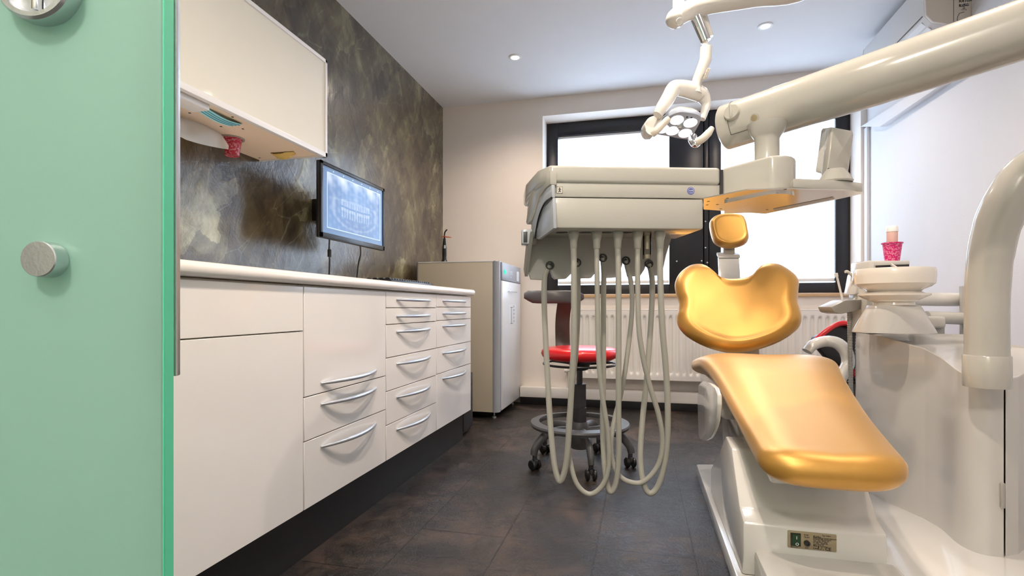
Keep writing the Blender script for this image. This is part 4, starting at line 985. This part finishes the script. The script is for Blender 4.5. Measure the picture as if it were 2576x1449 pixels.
# rear hose bracket with scalloped edge (trace, then thickness)
hk = lambda L: [(1280 + .29 * x, 380 + .29 * y) for x, y in L]
bo = hk([(160, 790), (150, 990), (195, 1110), (300, 1115), (322, 1060), (322, 1000), (335, 975), (375, 975), (383, 1000), (370, 1040), (385, 1090), (405, 1110), (500, 1105), (540, 1065), (548, 1000), (560, 950), (600, 940), (608, 980), (600, 1050), (625, 1102), (715, 1100), (752, 1055), (775, 990), (778, 925), (800, 905), (830, 920), (828, 960), (822, 1040), (838, 1098), (935, 1094), (968, 1040), (985, 980), (985, 945), (1015, 930), (1036, 955), (1030, 1000), (1050, 1085), (1140, 1082), (1175, 1030), (1190, 985), (1205, 955), (1235, 965), (1240, 1000), (1250, 1078), (1325, 1076), (1335, 1040), (1365, 900), (1412, 750), (1380, 700), (1340, 690), (240, 700)])
bpl = Q(0, .205, 1.0)
def BPp(px, py): return onpl(px, py, bpl, Bk)
b = MB(); b.prism([BPp(*p) for p in bo], Bk * .035, 0); b.build('hose_bracket', 'unitd', dt)
b = MB(); b.prism([Q(-.058, .09, 1.058), Q(-.058, .235, 1.058), Q(-.068, .235, .955), Q(-.066, .21, .93)], T * .01); b.build('bracket_side', 'unitd', dt)
holes = [(1383, 668), (1451, 661), (1516, 649), (1574, 656), (1632, 664)]
for hx, hy_ in holes:
    q = BPp(hx, hy_) - Bk * .001
    b = MB(); b.lathe(q, [(.0095, 0), (.014, 0), (.014, .004), (.0095, .004)], 24, ax=-Bk, cap=False); b.lathe(q + Bk * .006, [(.0, 0), (.011, 0), (.011, .002), (0, .002)], 20, ax=-Bk); b.build('hose_grommet', 'black', dt)
# connectors and hoses
fx = [1443, 1501, 1554, 1604, 1660]
fd = 1.545
for k in range(4):
    q = P(fx[k] - 30, 588, fd + .02); b = MB(); b.lathe(Vector((q.x, q.y, zBt)), [(.0, -.0002), (.018, -.0002), (.018, -.001), (0, -.001)], 24, sy=.8); b.build('slot', 'dgrey', dt)
for k, x in enumerate(fx):
    q = P(x, 583, fd); zb_ = P(x, 626, fd).z
    b = MB(); hh = zBt - zb_
    b.lathe(Vector((q.x, q.y, zb_)), [(.0088, 0), (.0100, .002), (.0112, hh * .45), (.0150, hh * .72), (.0165, hh * .92), (.0155, hh - .002), (.0155, hh + .004)], 30); b.build('hose_connector', 'hose', dt)
HS = [
 [(1443, 625), (1444, 700), (1444, 860), (1440, 930), (1434, 1040), (1425, 1160), (1410, 1210), (1398, 1185), (1390, 1130), (1382, 1030), (1373, 860), (1369, 760), (1370, 700), (1377, 677), (1383, 668)],
 [(1501, 625), (1502, 700), (1506, 900), (1516, 1000), (1529, 1090), (1531, 1170), (1516, 1220), (1484, 1243), (1453, 1220), (1436, 1168), (1429, 1100), (1434, 1020), (1448, 900), (1454, 800), (1455, 710), (1454, 680), (1451, 661)],
 [(1554, 625), (1556, 720), (1556, 900), (1556, 1040), (1556, 1150), (1549, 1215), (1536, 1237), (1526, 1210), (1519, 1150), (1516, 1060), (1518, 940), (1518, 760), (1519, 690), (1516, 649)],
 [(1604, 625), (1604, 700), (1607, 820), (1618, 900), (1636, 975), (1656, 1040), (1666, 1100), (1661, 1155), (1640, 1193), (1608, 1215), (1568, 1205), (1544, 1172), (1537, 1120), (1545, 1060), (1562, 990), (1577, 900), (1590, 780), (1587, 710), (1578, 675), (1574, 656)],
 [(1660, 625), (1661, 700), (1666, 820), (1676, 940), (1680, 1060), (1674, 1150), (1657, 1218), (1636, 1241), (1619, 1216), (1611, 1150), (1616, 1060), (1628, 940), (1638, 800), (1641, 720), (1638, 685), (1632, 664)]]
dr_ = [1.715, 1.715, 1.72, 1.72, 1.725]
for k, h in enumerate(HS):
    n = len(h); pts = []
    L = [0]
    for i in range(1, n): L.append(L[-1] + math.hypot(h[i][0] - h[i - 1][0], h[i][1] - h[i - 1][1]))
    for i, (x, y) in enumerate(h):
        t_ = L[i] / L[-1]; t_ = t_ * t_ * (3 - 2 * t_)
        rd = (BPp(*h[-1]) + Bk * .004); dlast = (rd - CAMP).dot(FW)
        pts.append(P(x, y, fd + (dlast - fd) * t_))
    r = [.0092, .0076, .0086, .0077, .0090][k]
    b = MB(); b.tube(cr(pts, 8), r, 16); b.build('hose', 'hose', dt)
q = P(1628, 0, 1.56)
z0_, z1_ = P(0, 652, 1.56).z, zBt + .004
b = MB(); b.lathe(Vector((q.x, q.y, z0_)), [(.0125, 0), (.0130, .002), (.0130, z1_ - z0_)], 24); b.build('filter_tube', 'tubeglass', dt)
b = MB(); b.lathe(Vector((q.x, q.y, z0_)), [(.0118, .001), (.0118, .012), (.009, .014)], 20); b.lathe(Vector((q.x, q.y, z0_)), [(.005, .03), (.005, .07)], 10); b.build('filter_insert', 'acb', dt)
# clip at the left
b = MB(); b.obox(P(1312, 614, 1.60), RT * .030, FW * .05, UP * .046, .004); b.build('side_clip', 'foil', dt)
b = MB(); b.obox(P(1330, 612, 1.62), RT * .024, FW * .05, UP * .044, .004); b.build('clip_base', 'unitd', dt)
b = MB(); b.obox(P(1317, 610, 1.598), RT * .012, FW * .004, UP * .034, .001); b.build('clip_window', 'dgrey', dt)
# stickers
o_ = Q(.009, .0014, zL + .010); sz = .016
b = MB(); b.obox(o_, T * sz, Bk * -.0004, UP * sz * 1.15); b.build('type_sticker', 'acb', dt)
b = MB()
cs_ = [o_ - Bk * .0006, o_ + T * sz - Bk * .0006, o_ + T * sz + UP * sz * 1.15 - Bk * .0006, o_ + UP * sz * 1.15 - Bk * .0006]
b.tube(cs_, .0006, 5, loop=True); c_ = o_ + T * sz / 2 - Bk * .001
b.tube([c_ + UP * .0075, c_ + UP * .013], .0012, 6); b.lathe(c_ + UP * .0145, [(0, 0), (.0016, 0), (.0016, .0004), (0, .0004)], 10, ax=-Bk)
b.tube([c_ + UP * .008, c_ + T * -.003 + UP * .003], .0009, 5); b.tube([c_ + UP * .008, c_ + T * .003 + UP * .003], .0009, 5); b.tube([c_ + UP * .011 - T * .004, c_ + UP * .012, c_ + UP * .011 + T * .004], .0007, 5)
b.build('person_symbol', 'ink', dt)
q = onpl(1738, 480, Q(0, .0015, 1.1), Bk)
b = MB(); b.lathe(q, [(0, 0), (.0108, 0), (.0108, .0004), (0, .0004)], 36, ax=-Bk); b.build('round_sticker', 'blue', dt)
b = MB(); b.tube([q - Bk * .0008 + T * .0085 * math.cos(a) + UP * .0085 * math.sin(a) for a in [2 * math.pi * i / 30 for i in range(30)]], .0005, 4, loop=True); b.build('sticker_ring', 'inkw', dt)
text('sticker_lettering', 'DVE', .0065, q - Bk * .0006 - T * .0055 - UP * .0018, T, UP, 'inkw', dt)
b = MB(); b.tube([q - Bk * .0008 - T * .0035 + UP * .0045, q - Bk * .0008 + T * .0035 + UP * .0045, q - Bk * .0008 + UP * .0082], .0004, 4, loop=True); b.tube([q - Bk * .0008 - T * .004 - UP * .005, q - Bk * .0008 + T * .004 - UP * .005], .0006, 4); b.build('sticker_symbol', 'inkw', dt)
# teardrop bracket with the post
nc = P(1932, 0, 1.44); nc.z = 0
def qq(px, d): p = P(px, 0, d); p.z = 0; return p
arc = [nc + (RT * math.cos(a) + FW * math.sin(a)) * .068 for a in [R_(v) for v in range(-110, 100, 14)]]
poly = [qq(1817, 1.505)] + arc + [qq(1900, 1.66), qq(1817, 1.68)]
b = MB(); b.prism([p + UP * 1.142 for p in poly], (0, 0, .092), .008, 3); b.build('table_bracket', 'unit', dt)
b = MB(); b.prism([nc + (p - nc) * .95 + UP * 1.131 for p in poly], (0, 0, .006)); b.build('bracket_underside', 'reflector', dt)
b = MB(); b.obox(qq(1813, 1.50) + UP * 1.146, RT * .007, FW * .15, UP * .082); b.build('joint_gap', 'dgrey', dt)
b = MB(); b.lathe(qq(1929, 1.47) + UP * 1.23, [(.034, 0), (.0325, .004), (.0325, P(0, 352, 1.47).z - 1.23), (.036, P(0, 345, 1.47).z - 1.23), (.046, P(0, 333, 1.47).z - 1.23), (.052, P(0, 322, 1.5).z - 1.23)], 44); b.build('arm_pivot', 'unit', dt)
# swing arm
aL, aM, aR = P(1830, 320, 1.62), P(2198, 200, 1.345), P(2700, 32, 1.14)
aE = FW * 1.0 + RT * 1.45 + UP * 1.50
pts = [aL.lerp(aM, i / 6) for i in range(6)] + [aM.lerp(aR, i / 6) for i in range(7)] + [aR.lerp(aE, .5), aE]
ax_ = (aM - aL).normalized()
pts = [aL - ax_ * .012, aL - ax_ * .006] + pts; rs = [.060, .0675] + [.0685, .0685] + [.0675] * 4 + [.0675] * 9
b = MB(); b.tube(pts, rs, 48); b.build('swing_arm', 'unit', dt)
b = MB(); b.lathe(aE - UP * .09, [(.06, 0), (.078, .006), (.080, .012), (.080, .158), (.074, .170), (.0, .174)], 40); b.build('arm_hub', 'unit', dt)
# seam and knob on the arm
side = (-FW * .92 - RT * .39); side = (side - ax_ * side.dot(ax_)).normalized(); upx = ax_.cross(side) * -1
if upx.z < 0: upx = -upx
def onarm(s, ang, r=.0690): return aL + ax_ * s + side * (math.cos(ang) * r) + upx * (math.sin(ang) * r)
b = MB(); b.tube([onarm(.03 + .00 * a, R_(a)) for a in range(-40, 92, 6)], .0007, 5); b.tube([onarm(.03 + .0009 * k, R_(-40 - .0 * k)) for k in range(0, 130, 10)], .0007, 5); b.build('cap_seam', 'dgrey', dt)
kq = onarm(.045, R_(12), .066)
b = MB(); kn = (kq - aL - ax_ * .045).normalized()
b.lathe(kq, [(.0235, 0), (.0235, .008), (.0215, .012), (.0, .0125)], 36, ax=kn); kk = b.build('brake_knob', 'unit', dt)
b = MB(); b.obox(kq + kn * .012 - ax_ * .004 - upx * .020, ax_ * .008, kn * .007, upx * .040, .003); b.build('knob_grip', 'unit', kk)
bq = onarm(.105, R_(-18), .0665); kn = (bq - aL - ax_ * .105).normalized()
b = MB(); b.lathe(bq, [(.0095, 0), (.0095, .003), (.0085, .0035), (.0, .0035)], 28, ax=kn); b.build('release_button', 'plate', dt)
b = MB(); b.lathe(bq, [(.0125, 0), (.0125, .0028), (.0105, .003)], 28, ax=kn); b.build('button_ring', 'unitd', dt)
# tray plate below
ZP = 1.137
tp = [onZ(1770, 500, ZP), onZ(1770, 527, ZP), onZ(1925, 538, ZP), onZ(2100, 503, ZP), onZ(2172, 487, ZP), onZ(2150, 480, ZP), onZ(1990, 476, ZP), onZ(1880, 478, ZP)]
b = MB(); b.prism(tp, (0, 0, .003)); b.build('tray_underside', 'reflector', dt)
tp2 = [onZ(1925, 538, ZP), onZ(2100, 503, ZP), onZ(2172, 487, ZP), onZ(2125, 481, ZP), onZ(1995, 476, ZP)]
cc_ = sum(tp2, Vector()) / 5
b = MB(); b.prism([Vector((p.x, p.y, ZP + .0035)) for p in tp2], (0, 0, .026), .005); b.build('instrument_tray', 'unit', dt)
for px, py in ((1782, 507), (1779, 516), (1805, 515), (1813, 526), (1843, 523), (1930, 528), (1910, 502), (1830, 499), (1975, 477)):
    q = onZ(px, py, ZP - .0004); b = MB(); b.lathe(q, [(0, 0), (.0042, 0), (.0042, .001), (0, .001)], 14); b.build('vent_hole', 'black', dt)
b = MB(); b.prism([onZ(1945, 526, ZP - .001), onZ(2095, 496, ZP - .001), onZ(2100, 500, ZP - .001), onZ(1950, 532, ZP - .001)], (0, 0, .0012)); b.build('tray_groove', 'unitd', dt)
# display with its foot
b = MB(); q = P(2102, 0, 1.40); q.z = 0
b.lathe(q + UP * (ZP + .029), [(.042, 0), (.044, .004), (.034, .022), (.026, .032), (.024, .036)], 36, sy=.8, ref=RT); b.build('display_foot', 'unit', dt)
b = MB(); b.prism([P(2096, 447, 1.40), P(2118, 447, 1.40), P(2114, 425, 1.40), P(2108, 422, 1.40)], FW * .03, .003); b.build('display_neck', 'unit', dt)
dp = [P(2067, 322, 1.43), P(2051, 432, 1.43), P(2078, 440, 1.40), P(2098, 418, 1.40), P(2133, 444, 1.40), P(2148, 360, 1.40), P(2147, 330, 1.40), P(2093, 318, 1.40)]
dpl = [(2062, 325), (2051, 430), (2080, 438), (2130, 446), (2147, 335), (2093, 317)]
dn_ = Vector(-FW * .8 + RT * -.5 + UP * -.1).normalized()
dc = P(2100, 380, 1.43)
b = MB(); b.prism([P(2094, 318, 1.415), P(2080, 438, 1.415), P(2134, 446, 1.44), P(2149, 338, 1.44), P(2146, 328, 1.44)], -dn_ * .0 + FW * .03, .006, 3); b.build('display_back', 'unit', dt)
b = MB(); b.prism([P(2095, 318, 1.42), P(2080, 438, 1.42), P(2051, 431, 1.47), P(2053, 420, 1.47), P(2066, 327, 1.47), P(2070, 322, 1.47)], (FW * .03 + RT * .02), .004, 3); b.build('display_bezel', 'unitw', dt)
for px, py in ((2084, 426), (2131, 434)):
    q = P(px, py, 1.412); b = MB(); b.lathe(q, [(0, 0), (.0035, 0), (.0035, .001), (0, .001)], 12, ax=-FW); b.build('screw', 'dgrey', dt)

# ================================================================== OPERATING LIGHT
LD = 2.12
ol = thing('operating_light', P(1740, 0, LD), 'white dental operating light with glowing round lenses above the chair', 'operating light')
hn_ = (-UP * .93 - FW * .36 - RT * .05).normalized()
h0 = P(1702, 322, LD)
cv2 = lambda L: [(1600 + .13806 * x, 180 + .13806 * y) for x, y in L]
ho = cv2([(560, 850), (640, 790), (800, 735), (980, 750), (1130, 785), (1190, 850), (1160, 950), (1100, 1060), (1040, 1170), (990, 1235), (860, 1235), (620, 1190), (390, 1150), (330, 1110), (400, 990)])
hpts = [onpl(x, y, h0, hn_) for x, y in ho]; hpts = cr(hpts, 3, True)
hc = sum(hpts, Vector()) / len(hpts)
rings = [[hc + (p - hc) * .02 for p in hpts], [hc + (p - hc) * .98 for p in hpts], [p - hn_ * .004 for p in hpts], [hc + (p - hc) * 1.0 - hn_ * .018 for p in hpts], [hc + (p - hc) * .86 - hn_ * .036 for p in hpts], [hc + (p - hc) * .55 - hn_ * .046 for p in hpts], [hc + (p - hc) * .02 - hn_ * .048 for p in hpts]]
b = MB(); b.loft(rings[3:]); b.build('lamp_head', 'unitw', ol, sharp=60)
b = MB(); b.loft(rings[:4]); b.build('front_glass', 'lampface', ol)
for lx, ly in ((745, 885), (990, 935), (480, 1045), (665, 1080), (895, 1125)):
    q = onpl(1600 + .13806 * lx, 180 + .13806 * ly, h0, hn_)
    b = MB(); b.lathe(q + hn_ * .0012, [(0, 0), (.0265, 0), (.0265, -.002), (0, -.002)], 36, ax=hn_); b.build('lens', 'lens', ol)
q = onpl(1709, 316, h0, hn_)
b = MB(); b.lathe(q, [(.010, 0), (.010, .006), (.006, .010), (.006, .016), (0, .017)], 20, ax=hn_); b.build('centre_knob', 'unitd', ol)
for s in (930, 1010):
    q = onpl(1600 + .13806 * s, 180 + .13806 * (828 if s < 1000 else 838), h0, hn_); b = MB(); b.lathe(q + hn_ * .001, [(0, 0), (.004, 0), (.004, -.001), (0, -.001)], 12, ax=hn_); b.build('sensor', 'black', ol)
# yoke
yk = [P(1654, 290, 2.06), P(1664, 272, 2.07), P(1680, 248, 2.10), P(1694, 224, 2.13), P(1712, 222, 2.15), P(1740, 228, 2.17), P(1765, 240, 2.19), P(1776, 262, 2.19), P(1772, 280, 2.18), P(1766, 300, 2.17)]
ry2 = [.020, .025, .029, .031, .035, .038, .035, .021, .017, .014]
pts = cr(yk, 5); K = len(pts); b = MB(); b.tube(pts, [ry2[min(9, i // 5)] + (ry2[min(9, i // 5 + 1)] - ry2[min(9, i // 5)]) * (i % 5) / 5 for i in range(K)], 18, flat=.8, upv=UP); b.build('yoke', 'unitw', ol, sharp=70)
# side pod and handles
b = MB(); b.loft([[P(1623, 318, 2.06) + RT * r * math.cos(a) + UP * r * 1.5 * math.sin(a) + FW * fz for a in [2 * math.pi * k / 18 for k in range(18)]] for r, fz in ((.001, -.02), (.012, -.015), (.016, 0), (.016, .05), (.008, .06))]); 
pod = [P(1624, 308, 2.07), P(1632, 296, 2.08), P(1648, 290, 2.09), P(1672, 292, 2.10), P(1668, 312, 2.10), P(1645, 338, 2.06), P(1630, 336, 2.06), P(1622, 322, 2.07)]
b = MB(); b.prism(cr(pod, 3, True), FW * .07, .006); b.build('side_pod', 'unitw', ol)
b = MB(); b.tube(cr([P(1641, 337, 2.02), P(1650, 330, 2.01), P(1664, 316, 2.01), P(1682, 298, 2.01)], 5), [.014] * 10 + [.013] * 5 + [.011], 16); b.build('grip_handle', 'acb', ol)
b = MB(); b.tube(cr([P(1744, 342, 2.08), P(1741, 352, 2.07), P(1748, 362, 2.05), P(1756, 358, 2.05)], 5), .015, 14); b.build('grip_mount', 'chrome', ol)
b = MB(); b.tube(cr([P(1752, 358, 2.04), P(1766, 350, 2.03), P(1780, 337, 2.03), P(1792, 321, 2.03)], 5), [.015] * 12 + [.013, .012, .011, .009], 16); b.build('grip_handle', 'acb', ol)
# neck with keypad, chrome tube, boom
b = MB(); b.tube([P(1747, 236, 2.17), P(1751, 214, 2.17), P(1754, 205, 2.17), P(1755, 202, 2.17), P(1769, 164, 2.17)], [.030, .022, .021, .0225, .0225], 24)
b.tube([P(1767, 170, 2.17), P(1775, 150, 2.17), P(1776, 119, 2.17)], [.0225, .0245, .024], 24); b.build('neck', 'unitw', ol)
b = MB(); b.prism([P(1771, 196, 2.130), P(1778, 198, 2.135), P(1788, 172, 2.135), P(1781, 170, 2.130)], FW * .012, .001); kp = b.build('keypad', 'acb', ol)
for i in range(3):
    q = P(1774.5 + 3.4 * i, 191 - 8 * i, 2.126); b = MB(); b.lathe(q, [(0, 0), (.0045, 0), (.0045, .001), (0, .001)], 14, ax=-FW); b.build('key', 'unitd', kp)
b = MB(); b.tube([P(1774, 122, 2.17), P(1773, 104, 2.17)], .013, 18); b.build('pivot_pin', 'unitw', ol)
b = MB(); b.tube([P(1776, 104, 2.17), P(1752, 45, 2.17), P(1740, 20, 2.17)], [.021, .024, .024], 24); b.build('chrome_joint', 'chrome', ol)
b = MB(); b.tube([P(1784, 95, 2.19), P(1764, 38, 2.19)], [.018, .022], 24); b.build('joint_cover', 'unitw', ol)
bt = [P(1693, 62, 2.13), P(1697, 50, 2.14), P(1712, 38, 2.15), P(1745, 22, 2.16), P(1800, 8, 2.15), P(1900, -8, 2.12), P(2050, -40, 2.05), FW * 1.6 + RT * 1.36 + UP * 2.16, FW * 1.2 + RT * 1.45 + UP * 2.17, FW * 1.04 + RT * 1.46 + UP * 2.13, FW * 1.0 + RT * 1.45 + UP * 2.03, FW * 1.0 + RT * 1.45 + UP * 1.585]
b = MB(); pts = cr(bt, 5); b.tube(pts, [.018, .026, .032, .036, .038] + [.040] * (len(pts) - 5), 26, flat=.9); b.build('boom_arm', 'unitw', ol, sharp=70)
b = MB(); b.tube([P(1707, 40, 2.16), P(1707, -18, 2.16), P(1707, -24, 2.16)], [.024, .024, .017], 20); b.build('boom_post', 'unitw', ol)
b = MB(); b.lathe(P(1709, 54, 2.112), [(.014, 0), (.013, .003), (0, .004)], 20, ax=-FW - UP * .5); b.build('joint_cap', 'unitw', ol)
ll = bpy.data.lights.new('operating_lamp', 'SPOT'); ll.energy = 12; ll.color = (.95, .97, 1); ll.spot_size = R_(70); ll.spot_blend = .5; ll.shadow_soft_size = .06
lo = bpy.data.objects.new('operating_lamp', ll); COL.objects.link(lo); lo.location = h0 + hn_ * .03; lo.rotation_euler = hn_.to_track_quat('-Z', 'Y').to_euler()
